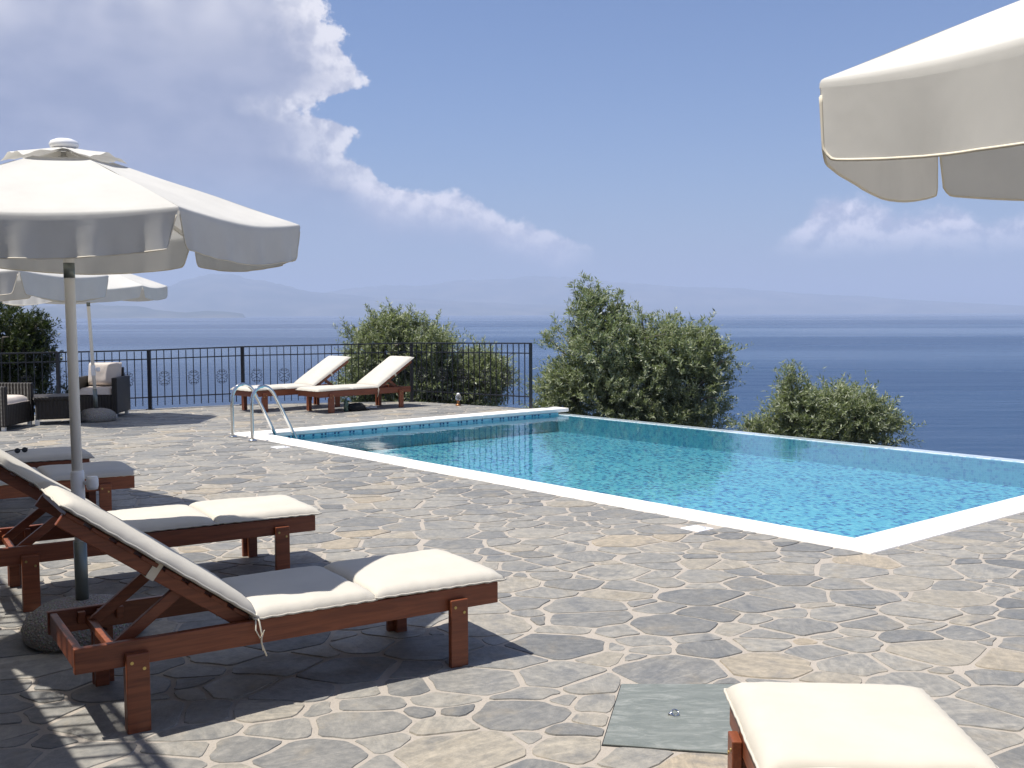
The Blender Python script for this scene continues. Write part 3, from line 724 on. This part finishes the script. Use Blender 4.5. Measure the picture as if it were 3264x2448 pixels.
    m_.build('strap', M['string'], o)
    return o
LG = 'wooden sun loungers with cream cushions'
lounger((-0.983, 4.49), R(32.2), 'nearest wooden sun lounger at left, cream cushions half in parasol shade', 36, LG, 1)
lounger((-2.10, 6.10), R(31.6), 'wooden sun lounger behind the nearest one, cushions in full sun', 36, LG, 2)
lounger((-3.75, 7.70), R(31.6), 'third sun lounger from the camera on the left side, shaded grey', 36, LG, 3)
lounger((-4.45, 8.62), R(31.6), 'farthest of the left side loungers, with dark sunglasses on its cushion', 36, LG, 4)
lounger((-3.60, 17.33), R(224), 'sun lounger by the railing, left one of the far pair', 31.5, LG, 5)
lounger((-2.53, 17.18), R(224), 'sun lounger by the railing, right one of the far pair, bottle beneath', 31.5, LG, 6)
lounger((0.935, 2.37), R(87), 'sun lounger at bottom right, foot end pointing to the pool', 33, LG, 7)

# ------------------------------------------------------------------ parasols
def parasol(loc, turn, label, rim=1.94, rad=1.15, apex=0.43, lean=(0, 0), seed=1, base=True):
    o = empty('parasol', (*loc, 0), 0, label, 'parasol', 'cream hexagonal parasols')
    rnd = random.Random(seed)
    LT = Matrix.Rotation(lean[0], 4, 'X') @ Matrix.Rotation(lean[1], 4, 'Y')
    def add(m_, name, mt, par=None, **kw):
        c_ = m_.build(name, mt, par or o, **kw)
        if par is None: c_.matrix_local = LT
        return c_
    top = rim + apex
    m_ = MB(); m_.lathe([(0.235, 0.0), (0.265, 0.03), (0.27, 0.07), (0.25, 0.12), (0.19, 0.165), (0.11, 0.185), (0.05, 0.19)], 30, wob=lambda a, z: 1 + 0.04 * math.sin(2 * a + seed) + 0.025 * math.sin(3 * a + 1))
    m_.build('base', M['terrazzo'], o, smooth=True)
    m_ = MB(); m_.lathe([(0.030, 0.17), (0.030, 0.47)], 18); add(m_, 'holder_tube', M['steel_tube'], smooth=True)
    m_ = MB(); m_.lathe([(0.024, 0.46), (0.024, top - 0.02)], 18); pole = add(m_, 'pole', M['white_paint'], smooth=True)
    m_ = MB(); m_.lathe([(0.029, 0.66), (0.031, 0.67), (0.031, 0.80), (0.028, 0.81)], 18); add(m_, 'collar', M['white_plastic'], smooth=True)
    m_ = MB(); m_.tube([(0.03, 0, 0.75), (0.062, 0, 0.75)], 0.010, 10); m_.lathe([(0.024, -0.03), (0.028, -0.015), (0.028, 0.015), (0.024, 0.03)], 12, (0.07, 0, 0.75)); add(m_, 'clamp_knob', M['white_plastic'], smooth=True)
    m_ = MB(); m_.lathe([(0.0255, rim - 0.255), (0.0255, rim - 0.185)], 18); add(m_, 'pole_sleeve', M['steel_tube'], smooth=True)
    m_ = MB(); m_.lathe([(0.03, rim - 0.14), (0.045, rim - 0.13), (0.045, rim - 0.09), (0.03, rim - 0.08)], 16); add(m_, 'hub', M['white_plastic'], smooth=True)
    cor = [Vector((math.cos(turn + k * math.pi / 3), math.sin(turn + k * math.pi / 3), 0)) for k in range(6)]
    def rib_pt(k, q):                                     # q 0 at apex, 1 at rim
        return cor[k % 6] * (rad * q) + Vector((0, 0, top - apex * (q ** 1.04)))
    for k in range(6):
        a, b = rib_pt(k, 0.03), rib_pt(k, 0.985); dz_ = Vector((0, 0, -0.018))
        m_ = MB(); m_.bar(a + dz_, b + dz_, 0.014, 0.02); rb = add(m_, 'rib', M['white_paint'])
        m_ = MB(); m_.bar(cor[k] * 0.04 + Vector((0, 0, rim - 0.11)), rib_pt(k, 0.52) + Vector((0, 0, -0.03)), 0.012, 0.016); m_.build('strut', M['white_paint'], rb)
    VT = 0.20                                             # the vent opens this far out
    for k in range(6):
        P = []
        na, nq = 14, 16
        qs = list(np.linspace(VT, 1.0, nq)) + [1.004, 1.007, 1.008]
        for j, q in enumerate(qs):
            row = []
            for i in range(na + 1):
                a = i / na
                pt = rib_pt(k, min(q, 1)).lerp(rib_pt(k + 1, min(q, 1)), a)
                sag = math.sin(math.pi * a)
                pt.z -= 0.030 * sag * min(q, 1) ** 1.5 + 0.004 * mnoise.noise(Vector((k * 3 + a * 2.5, q * 4, seed)))
                if j >= nq:                               # cloth rolls over the edge
                    e = j - nq; outd = (cor[k].lerp(cor[(k + 1) % 6], a)).normalized()
                    pt += outd * (0.006, 0.009, 0.010)[e]; pt.z -= (0.006, 0.018, 0.034)[e] * (0.55 + 0.45 * sag)
                pt.z += 0.02 * (abs(2 * a - 1) ** 8) * 0.12
                row.append(pt)
            P.append(row)
        m_ = MB(); m_.grid(P); add(m_, 'canopy_panel', M['canopy'], smooth=True)
        edge_ = P[-1]
        nd = 8; Q = []; VH = 0.145
        amp = rnd.uniform(0.003, 0.010) if seed not in (1, 4) else ((0.0055 if k == 0 else 0.0012) if seed == 4 else rnd.uniform(0.008, 0.013)); ph = rnd.uniform(0, 6); fq = rnd.uniform(5, 9)
        cut = 0.035
        for d in range(nd + 1):
            w_ = d / nd; row = []
            for i in range(na * 3 + 1):
                a = 0.5 - 0.5 * math.cos(math.pi * i / (na * 3)); a = 0.75 * a + 0.25 * i / (na * 3)
                lo_ = 0.004 + (0.034 if seed != 4 else 0.010) * w_
                aa = lo_ + (1 - 2 * lo_) * a
                f_ = aa * na; i0 = min(na - 1, int(f_)); pt = edge_[i0].lerp(edge_[i0 + 1], f_ - i0)
                outd = (cor[k].lerp(cor[(k + 1) % 6], aa)).normalized()
                wav = amp * math.sin(fq * 2 * math.pi * aa * 0.5 + ph) + 0.7 * amp * math.sin(fq * 6.1 * aa + ph * 2) + 0.25 * amp * math.sin(fq * 13.7 * aa + ph)
                endr = 1 - 0.16 * max(0, (abs(2 * a - 1) - 0.955) / 0.045) ** 2   # rounded corners
                pt = pt + outd * (0.002 * w_ + wav * w_ ** 1.2); pt.z -= VH * w_ * endr 
                row.append(pt)
            Q.append(row)
        m_ = MB(); m_.grid(Q); va = add(m_, 'valance', M['canopy'], smooth=True)
        hem = [r_[0] for r_ in Q[1:]] + Q[-1][1:] + [r_[-1] for r_ in Q[-2:0:-1]]
        m_ = MB(); m_.tube(hem, 0.0032, 5); m_.build('hem', M['string'], va, smooth=True)
    # vent cap: ruffled little roof over the opening
    for k in range(6):
        P = []
        for j in range(9):
            q = 0.02 + (VT + 0.06 - 0.02) * j / 8; row = []
            for i in range(13):
                a = i / 12; pt = rib_pt(k, q).lerp(rib_pt(k + 1, q), a); sag = math.sin(math.pi * a)
                pt.z += 0.012 + 0.006 * j / 8 + 0.030 * sag * (j / 8) ** 1.5 + 0.007 * math.sin(a * 15 + k * 2 + seed) * (j / 8) * sag
                row.append(pt)
            P.append(row)
        m_ = MB(); m_.grid(P); add(m_, 'vent_panel', M['canopy'], smooth=True)
    m_ = MB(); m_.lathe([(0.035, top - 0.01), (0.062, top + 0.004), (0.066, top + 0.018), (0.058, top + 0.032), (0.034, top + 0.042), (0.01, top + 0.045)], 24); add(m_, 'finial', M['white_plastic'], smooth=True)
    return o
parasol((-2.06, 5.02), R(-45), 'large cream parasol at left between the two nearest loungers', 1.975, 1.06, 0.345, (R(0.3), R(-0.4)), 1)
parasol((-4.32, 8.15), R(-39), 'cream parasol half hidden behind the nearest left one, pole out of frame', 1.86, 1.16, 0.43, (0, 0), 2)
parasol((-6.03, 15.4), R(-29), 'small far cream parasol standing beside the wicker armchairs', 1.92, 1.12, 0.42, (R(1), R(-2.2)), 3)
parasol((1.885, 2.15), R(177), 'cream parasol cropped by the right edge, only its corner showing', 2.085, 1.14, 0.36, (0, R(-3)), 4)

# ------------------------------------------------------------------ wicker seating
def rbox(name, mt, par, c, d, bev=0.012, smooth=False):
    m_ = MB(); m_.box((0, 0, 0), d); return m_.build(name, mt, par, bevel=bev, loc=c)
def armchair(loc, rz, label, width=0.68):
    o = empty('wicker_armchair', (*loc, 0), rz, label, 'armchair', 'dark wicker seats with pale cushions')   # faces -y
    h = width / 2
    rbox('seat_base', M['wicker'], o, (0, 0, 0.20), (width - 0.16, 0.66, 0.28))
    rbox('backrest', M['wicker'], o, (0, 0.30, 0.40), (width - 0.16, 0.08, 0.66))
    for s in (-1, 1): rbox('armrest', M['wicker'], o, (s * (h - 0.04), 0.0, 0.33), (0.08, 0.70, 0.54))
    for s in (-1, 1):
        for b in (-1, 1): rbox('foot', M['white_paint'], o, (s * (h - 0.05), b * 0.30, 0.03), (0.05, 0.05, 0.06), 0.004)
    def soft(name, L, Wd, th, M4, sd):
        m_, bd = cushion_mesh(name, L, Wd, th, sd, 14, 14); c_ = m_.build(name, M['wicker_cushion'], o, smooth=True); c_.matrix_local = M4
        m2 = MB(); m2.tube(bd, 0.005, 5, closed=True); m2.build('piping', M['wicker_cushion'], c_, smooth=True)
    soft('seat_cushion', width - 0.18, 0.58, 0.09, Matrix.Translation((0, -0.03, 0.345)), 3.3)
    n_ = 1 if width < 1 else 2
    for k in range(n_):
        w_ = (width - 0.2) / n_
        soft('back_cushion', w_, 0.36, 0.12, Matrix.Translation((-h + 0.1 + w_ * (k + 0.5), 0.235, 0.62)) @ Matrix.Rotation(R(78), 4, 'X'), 4.1 + k)
    return o
armchair((-6.27, 16.2), R(4), 'dark wicker armchair facing the camera in front of the railing')
armchair((-7.05, 14.45), R(90), 'dark wicker armchair at the left edge, seen from its side', 0.86)
o = empty('coffee_table', (-6.50, 15.15, 0), R(24), 'low dark wicker coffee table between the armchairs', 'coffee table')
rbox('table_top', M['wicker'], o, (0, 0, 0.375), (0.62, 0.62, 0.05)); rbox('skirt', M['wicker'], o, (0, 0, 0.215), (0.57, 0.57, 0.27))
for a in (-1, 1):
    for b in (-1, 1): rbox('leg', M['white_paint'], o, (a * 0.26, b * 0.26, 0.04), (0.06, 0.06, 0.08), 0.004)

# ------------------------------------------------------------------ pool ladder
lad = empty('pool_ladder', st(8.48, 0), ANG, 'chrome pool ladder arching over the coping', 'pool ladder')
for s in (-0.265, 0.265):
    path = [(-0.15, 0.0), (-0.152, 0.25), (-0.152, 0.46), (-0.135, 0.56), (-0.085, 0.635), (-0.015, 0.665), (0.06, 0.65), (0.125, 0.595), (0.18, 0.50), (0.30, 0.27), (0.45, -0.03), (0.50, -0.14), (0.52, -0.30), (0.52, -0.40)]
    pp = [Vector((s, -a, b)) for a, b in path]; fine = []
    for i in range(len(pp) - 1):
        p0, p1, p2, p3 = pp[max(0, i - 1)], pp[i], pp[i + 1], pp[min(len(pp) - 1, i + 2)]
        for k in range(4):
            q = k / 4; fine.append(0.5 * ((2 * p1) + (p2 - p0) * q + (2 * p0 - 5 * p1 + 4 * p2 - p3) * q * q + (3 * p1 - p0 - 3 * p2 + p3) * q ** 3))
    fine.append(pp[-1])
    m_ = MB(); m_.tube(fine, 0.0215, 12); m_.build('handrail', M['chrome'], lad, smooth=True)
    m_ = MB(); m_.lathe([(0.055, 0.008), (0.052, 0.018), (0.028, 0.028)], 20, (s, 0.15, 0)); m_.build('flange', M['chrome'], lad, smooth=True)
for z_ in (-0.18, -0.33):
    m_ = MB(); m_.box((0, -0.515, z_), (0.50, 0.07, 0.025)); m_.build('tread', M['chrome'], lad, bevel=0.004)

# ------------------------------------------------------------------ small things
o = empty('garden_lamp', (-0.90, 17.75, 0), 0, 'small copper and glass lamp at the foot of the railing', 'lamp')
m_ = MB(); m_.lathe([(0.05, 0.006), (0.05, 0.018), (0.022, 0.03), (0.020, 0.075), (0.04, 0.09)], 16); m_.build('base', M['copper'], o, smooth=True)
m_ = MB(); m_.lathe([(0.035, 0.09), (0.05, 0.12), (0.05, 0.16), (0.035, 0.185), (0.015, 0.195)], 16); m_.build('globe', M['glass'], o, smooth=True)
m_ = MB(); m_.lathe([(0.03, 0.188), (0.03, 0.2), (0.008, 0.215)], 12); m_.build('cap', M['white_plastic'], o, smooth=True)
o = empty('bottle', (-2.62, 16.74, 0.006), 0, 'green glass bottle standing under the far right lounger', 'bottle')
m_ = MB(); m_.lathe([(0.034, 0.0), (0.037, 0.01), (0.037, 0.14), (0.03, 0.165), (0.013, 0.195), (0.012, 0.225)], 16); m_.build('body', M['bottle_green'], o, smooth=True)
m_ = MB(); m_.lathe([(0.014, 0.222), (0.014, 0.238), (0.010, 0.24)], 12); m_.build('cap', M['white_plastic'], o, smooth=True)
m_ = MB()
m_.lathe([(0.10, 0.0), (0.125, 0.03), (0.12, 0.08), (0.08, 0.115), (0.02, 0.125)], 18, wob=lambda a, z: 1 + 0.22 * math.sin(2 * a + 0.4) + 0.12 * math.sin(5 * a + z * 30))
tag(m_.build('bag', M['black_fabric'], None, smooth=True, loc=(-2.47, 16.85, 0.006)), 'small dark bag slumped under the far right lounger', 'bag')
def flipflop(loc, rz, label, mt):
    o = empty('flip_flop', loc, rz, label, 'flip-flop', 'flip-flops under the far lounger')
    out_ = [(0.125 * math.cos(a), (0.042 + 0.010 * math.cos(a)) * math.sin(a)) for a in np.linspace(0, 2 * math.pi, 20)[:-1]]
    m_ = MB(); n_ = len(out_); m_.add([(x, y, 0) for x, y in out_] + [(x, y, 0.016) for x, y in out_], [tuple(range(n_))[::-1], tuple(range(n_, 2 * n_))] + [(i, (i + 1) % n_, n_ + (i + 1) % n_, n_ + i) for i in range(n_)])
    m_.build('sole', mt, o)
    m_ = MB(); m_.tube([(-0.01, -0.04, 0.016), (0.03, -0.024, 0.04), (0.075, 0, 0.018), (0.03, 0.024, 0.04), (-0.01, 0.04, 0.016)], 0.005, 6); m_.build('thong', mt, o, smooth=True)
flipflop((-2.33, 17.35, 0.008), R(20), 'white flip-flop lying under the far right lounger', M['white_plastic'])
flipflop((-2.38, 16.95, 0.008), R(150), 'black flip-flop lying beside the dark bag', M['black_plastic'])
# sunglasses and a folded towel on the farthest of the left loungers
fx, fy = math.cos(R(31.6)), math.sin(R(31.6))
q = Vector((-4.45, 8.62)) + Vector((fx, fy)) * 0.40 + Vector((-fy, fx)) * -0.08
o = empty('sunglasses', (q.x, q.y, 0.402), R(60), 'dark sunglasses lying on the cushion of the farthest left lounger', 'sunglasses')
for s in (-1, 1):
    m_ = MB(); m_.lathe([(0.026, -0.002), (0.028, 0), (0.026, 0.002)], 16); c_ = m_.build('lens', M['black_plastic'], o, smooth=True); c_.matrix_local = Matrix.Translation((s * 0.034, 0, 0.026)) @ Matrix.Rotation(R(80), 4, 'X') @ Matrix.Scale(0.8, 4, (0, 1, 0))
    m_ = MB(); m_.bar((s * 0.062, 0, 0.036), (s * 0.058, 0.14, 0.01), 0.005, 0.007); m_.build('temple', M['black_plastic'], o)
m_ = MB(); m_.bar((-0.012, 0, 0.034), (0.012, 0, 0.034), 0.005, 0.006); m_.build('bridge', M['black_plastic'], o)

# ------------------------------------------------------------------ hillside below the terrace
P = []
for i in range(61):
    row = []
    x = -45 + i * 1.6
    for j in range(31):
        k = j / 30
        yb = 19.5 - 0.62 * max(0, x) - 0.12 * max(0, -x - 2) if x < 9 else 13.9 - 0.2 * (x - 9)
        yb = max(yb, -10)
        y = yb - 7 + 55 * k
        z = -2.6 - 24.5 * (max(0, k - 0.08) / 0.92) ** 0.85 + 0.5 * mnoise.fractal(Vector((x * .2, y * .2, 3)), 1, 2, 4)
        if k < 0.12: z = min(z, -2.7)
        row.append((x, y, z))
    P.append(row)
mb = MB(); mb.grid(P); tag(mb.build('hillside', M['hillside'], smooth=True), 'steep scrubby hillside dropping from the terrace to the sea', 'hillside', kind='structure')

# ------------------------------------------------------------------ olive trees
def leaves_mesh(name, sprigs, leaf_l, leaf_w, mt, seed, per=15):
    """sprigs: (origin, direction, length); pairs of narrow leaves along each"""
    g = np.random.default_rng(seed)
    O = np.array([s[0] for s in sprigs]); D = np.array([s[1] for s in sprigs]); Ls = np.array([s[2] for s in sprigs])
    ns = len(O); k = np.tile(np.linspace(0.12, 1.0, per), (ns, 1)) + g.normal(0, 0.03, (ns, per))
    rv = g.normal(size=(ns, 3)); A = np.cross(D, rv); A /= np.linalg.norm(A, axis=1, keepdims=True) + 1e-9; Bv = np.cross(D, A)
    bend = g.normal(0, 0.25, (ns, 1, 3)) + np.array([0, 0, -0.12])
    base = O[:, None] + D[:, None] * (Ls[:, None, None] * k[..., None]) + bend * (Ls[:, None, None] * k[..., None] ** 2)
    phi = np.arange(per)[None] * 2.4 + g.uniform(0, 6.28, (ns, 1)) + g.normal(0, 0.3, (ns, per))
    side = A[:, None] * np.cos(phi)[..., None] + Bv[:, None] * np.sin(phi)[..., None]
    ld = D[:, None] * g.uniform(0.45, 0.95, (ns, per, 1)) + side * 0.75 + g.normal(0, 0.16, (ns, per, 3)); ld /= np.linalg.norm(ld, axis=2, keepdims=True)
    wv = np.cross(ld, g.normal(0, 1, (ns, per, 3)) * 0.5 + np.array([0, 0, 1.0])); wv /= np.linalg.norm(wv, axis=2, keepdims=True) + 1e-9
    L = leaf_l * g.uniform(0.6, 1.2, (ns, per, 1)); Wd = leaf_w * g.uniform(0.75, 1.25, (ns, per, 1))
    up = np.cross(wv, ld)
    p0 = base; p1 = base + ld * L * 0.45 + wv * Wd * 0.5 + up * L * 0.03; p2 = base + ld * L - up * L * 0.06; p3 = base + ld * L * 0.45 - wv * Wd * 0.5 + up * L * 0.03
    V = np.stack([p0, p1, p2, p3], 2).reshape(-1, 3)
    nq = ns * per
    me = bpy.data.meshes.new(name); me.vertices.add(nq * 4); me.vertices.foreach_set('co', V.astype(np.float32).ravel())
    me.loops.add(nq * 4); me.loops.foreach_set('vertex_index', np.arange(nq * 4, dtype=np.int32))
    me.polygons.add(nq); me.polygons.foreach_set('loop_start', np.arange(0, nq * 4, 4, dtype=np.int32)); me.polygons.foreach_set('loop_total', np.full(nq, 4, dtype=np.int32))
    me.materials.append(mt); me.update(calc_edges=True); me.validate(); return me

def tree(name, root, lobes, shoots, label, cat, ns, leaf, mt, seed, trunk_r=0.16, group=None, per=21, shell=0.5):
    """lobes: (centre, radii) of the crown, shoots: (base, tip) of long upright growth; all in world metres"""
    rnd = random.Random(seed)
    o = empty(name, root, 0, label, cat, group); rt = Vector(root)
    vol = [l[1][0] * l[1][1] * l[1][2] for l in lobes]
    ctr = sum((Vector(l[0]) for l in lobes), Vector()) / len(lobes)
    spr = []
    for i in range(ns):
        c_, r_ = rnd.choices(lobes, [v ** 0.75 for v in vol])[0]
        d = Vector((rnd.gauss(0, 1), rnd.gauss(0, 1), rnd.gauss(0.15, 1))).normalized()
        q = rnd.random() ** 0.42 if rnd.random() < shell else rnd.random() ** 0.33
        lump = 0.82 + 0.36 * mnoise.noise(Vector((d.x * 2.2 + seed, d.y * 2.2, d.z * 2.2 + c_[0])))
        p_ = Vector((c_[0] + d.x * r_[0] * q * lump, c_[1] + d.y * r_[1] * q * lump, c_[2] + d.z * r_[2] * q * lump))
        if mnoise.noise(p_ * 1.9 + Vector((seed, 0, 0))) < -0.42: continue        # gaps
        g_ = (d * 0.85 + Vector((0, 0, 0.75)) + Vector((rnd.gauss(0, .35), rnd.gauss(0, .35), rnd.gauss(0, .3)))).normalized()
        spr.append((p_ - rt, g_, rnd.uniform(0.16, 0.36)))
    wood = MB()
    for a, b in shoots:
        a, b = Vector(a), Vector(b)
        for k in range(int((b - a).length * 26)):
            q = rnd.random(); p_ = a.lerp(b, q); w_ = 0.05 + 0.12 * (1 - q)
            g_ = ((b - a).normalized() + Vector((rnd.gauss(0, .4), rnd.gauss(0, .4), rnd.gauss(0, .3)))).normalized()
            spr.append((p_ + Vector((rnd.gauss(0, w_), rnd.gauss(0, w_), rnd.gauss(0, w_ * .5))) - rt, g_, rnd.uniform(0.14, 0.26)))
        wood.tube([ctr - rt, a - rt, b - rt], [0.03, 0.016, 0.004], 5)
    link('crown', leaves_mesh('crown', spr, leaf[0], leaf[1], mt, seed, per), o)
    # trunk and limbs
    fork = Vector((0, 0, (ctr.z - rt.z) * 0.42)) + Vector(((ctr.x - rt.x) * 0.25, (ctr.y - rt.y) * 0.25, 0))
    m_ = MB(); m_.tube([(0, 0, -0.3), (0.02, 0.03, fork.z * 0.4), tuple(fork)], [trunk_r * 1.25, trunk_r, trunk_r * 0.8], 9); m_.build('trunk', M['bark'], o, smooth=True)
    for c_, r_ in lobes:
        e = Vector(c_) - rt; mid = fork.lerp(e, 0.5) + Vector((rnd.uniform(-.12, .12), rnd.uniform(-.12, .12), 0.05))
        wood.tube([tuple(fork), tuple(mid), tuple(e), tuple(e + Vector((0, 0, r_[2] * 0.5)))], [trunk_r * 0.6, trunk_r * 0.38, trunk_r * 0.2, 0.01], 7)
        for k in range(4):
            d = Vector((rnd.gauss(0, 1) * r_[0], rnd.gauss(0, 1) * r_[1], abs(rnd.gauss(0.3, .6)) * r_[2])) * 0.55
            wood.tube([tuple(mid.lerp(e, rnd.random())), tuple(e + d * 0.6 + Vector((0, 0, .03))), tuple(e + d)], [0.03, 0.018, 0.006], 5)
    wood.build('limb', M['bark'], o, smooth=True)
    return o
def T(x, y, Y):                                           # metres from the photograph's measured bearings at distance Y
    return ((x - 1106) / 2300 * Y, Y, 1.55 + (676 - 15 - y) / 2300 * Y)
LF = (0.092, 0.021)
Y0 = 18.4
tree('olive_tree', (2.0, Y0 + 0.2, -3.6), [(T(1310, 745, Y0), (0.85, 0.85, 0.72)), (T(1440, 760, Y0), (0.82, 0.9, 0.66)), (T(1350, 850, Y0), (1.15, 1.0, 0.75)), (T(1490, 850, Y0), (0.72, 0.85, 0.75)),
      (T(1225, 830, Y0), (0.55, 0.7, 0.52)), (T(1210, 880, Y0), (0.42, 0.6, 0.4)), (T(1400, 920, Y0), (1.3, 0.9, 0.6)), (T(1530, 770, Y0), (0.4, 0.5, 0.5)), (T(1280, 670, Y0), (0.34, 0.4, 0.42))],
     [(T(1295, 690, Y0), T(1240, 608, Y0)), (T(1290, 680, Y0), T(1270, 598, Y0)), (T(1330, 690, Y0), T(1335, 625, Y0)), (T(1390, 700, Y0), T(1385, 655, Y0)), (T(1450, 710, Y0), T(1460, 678, Y0)), (T(1500, 720, Y0), T(1520, 685, Y0)),
      (T(1540, 780, Y0), T(1578, 755, Y0)), (T(1240, 740, Y0), T(1200, 690, Y0)), (T(1220, 750, Y0), T(1185, 715, Y0))],
     'tall silvery olive tree rising just beyond the overflow edge of the pool', 'tree', 4600, LF, M['olive_leaf'], 21, 0.17, 'olive trees below the terrace')
Y0 = 21.0
tree('olive_tree', (-2.0, Y0 + 0.3, -3.4), [(T(830, 745, Y0), (0.78, 0.8, 0.62)), (T(920, 740, Y0), (0.62, 0.8, 0.55)), (T(800, 820, Y0), (0.72, 0.8, 0.6)), (T(920, 820, Y0), (0.9, 0.9, 0.7)), (T(1030, 800, Y0), (0.55, 0.7, 0.5)),
      (T(1010, 860, Y0), (0.72, 0.8, 0.5)), (T(1060, 810, Y0), (0.4, 0.6, 0.42)), (T(860, 880, Y0), (1.3, 0.8, 0.45)), (T(850, 700, Y0), (0.4, 0.5, 0.35))],
     [(T(815, 700, Y0), T(812, 660, Y0)), (T(870, 700, Y0), T(885, 668, Y0)), (T(770, 730, Y0), T(750, 695, Y0)), (T(920, 710, Y0), T(915, 680, Y0)), (T(950, 730, Y0), T(972, 725, Y0)), (T(1060, 780, Y0), T(1088, 765, Y0))],
     'rounded olive tree behind the railing and the far pair of loungers', 'tree', 4800, LF, M['olive_leaf'], 22, 0.16, 'olive trees below the terrace')
Y0 = 17.4
tree('olive_tree', (4.9, Y0 + 0.2, -4.2), [(T(1730, 900, Y0), (0.55, 0.6, 0.5)), (T(1830, 890, Y0), (0.62, 0.7, 0.48)), (T(1780, 960, Y0), (1.0, 0.8, 0.5)), (T(1900, 920, Y0), (0.36, 0.5, 0.36)), (T(1660, 935, Y0), (0.36, 0.5, 0.26)), (T(1712, 840, Y0), (0.18, 0.25, 0.3))],
     [(T(1715, 840, Y0), T(1705, 790, Y0)), (T(1720, 830, Y0), T(1722, 800, Y0)), (T(1800, 850, Y0), T(1805, 825, Y0)), (T(1850, 850, Y0), T(1868, 835, Y0)), (T(1920, 900, Y0), T(1945, 890, Y0)), (T(1640, 930, Y0), T(1610, 910, Y0)), (T(1900, 890, Y0), T(1930, 865, Y0))],
     'small olive treetop showing above the pool edge at right', 'tree', 1900, LF, M['olive_leaf'], 23, 0.11, 'olive trees below the terrace')
Y0 = 21.5
tree('evergreen_tree', (-10.6, Y0 + 0.4, -3.4), [(T(-10, 720, Y0), (1.0, 0.9, 0.85)), (T(60, 760, Y0), (0.5, 0.7, 0.62)), (T(30, 830, Y0), (0.85, 0.8, 0.6)), (T(-70, 800, Y0), (1.1, 0.9, 1.0)), (T(80, 700, Y0), (0.22, 0.4, 0.3)), (T(190, 850, Y0), (0.7, 0.5, 0.28))],
     [(T(70, 700, Y0), T(100, 665, Y0)), (T(85, 770, Y0), T(120, 760, Y0))],
     'dark dense evergreen tree behind the railing at the left edge', 'tree', 3000, (0.085, 0.026), M['dark_leaf'], 24, 0.18)

# ------------------------------------------------------------------ the house beside the camera: its upper balcony and railing shade the paving at lower left
BD = Vector((0.575, -0.818)).normalized(); BN = Vector((-BD.y, BD.x)); 
if BN.x < 0: BN = -BN                                     # outward, towards the pool
BZ = 2.5
disp = (BZ / math.tan(SUN_EL)) * Vector((-SUN_DIR.x, -SUN_DIR.y)).normalized()
e0 = Vector((-1.52, 3.62)) - disp                          # balcony edge whose shadow falls along the lower left corner
house = empty('house', (e0.x, e0.y, 0), math.atan2(BD.y, BD.x), 'cream rendered house beside the terrace with an upper balcony', 'house')
sgn = 1 if Vector((-BD.y, BD.x)).dot(BN) > 0 else -1
m_ = MB(); m_.box((1.0, -sgn * 1.0, BZ - 0.10), (15.0, 2.0, 0.20)); m_.build('balcony_slab', M['concrete'], house, bevel=0.01)
m_ = MB(); m_.box((1.0, -sgn * 2.15, 3.0), (15.0, 0.30, 6.0)); m_.build('wall', M['render_wall'], house)
ra = e0 - BD * 6.3 - BN * 0.11; rb_ = e0 + BD * 8.3 - BN * 0.11
railing('balcony_railing', [(ra.x, ra.y), ((ra.x + rb_.x) / 2, (ra.y + rb_.y) / 2), (rb_.x, rb_.y)], [1.0, 1.0, 1.0], 'iron railing of the upper balcony whose shadow falls on the paving', [0, 1, 2], BZ, bw_=0.018)
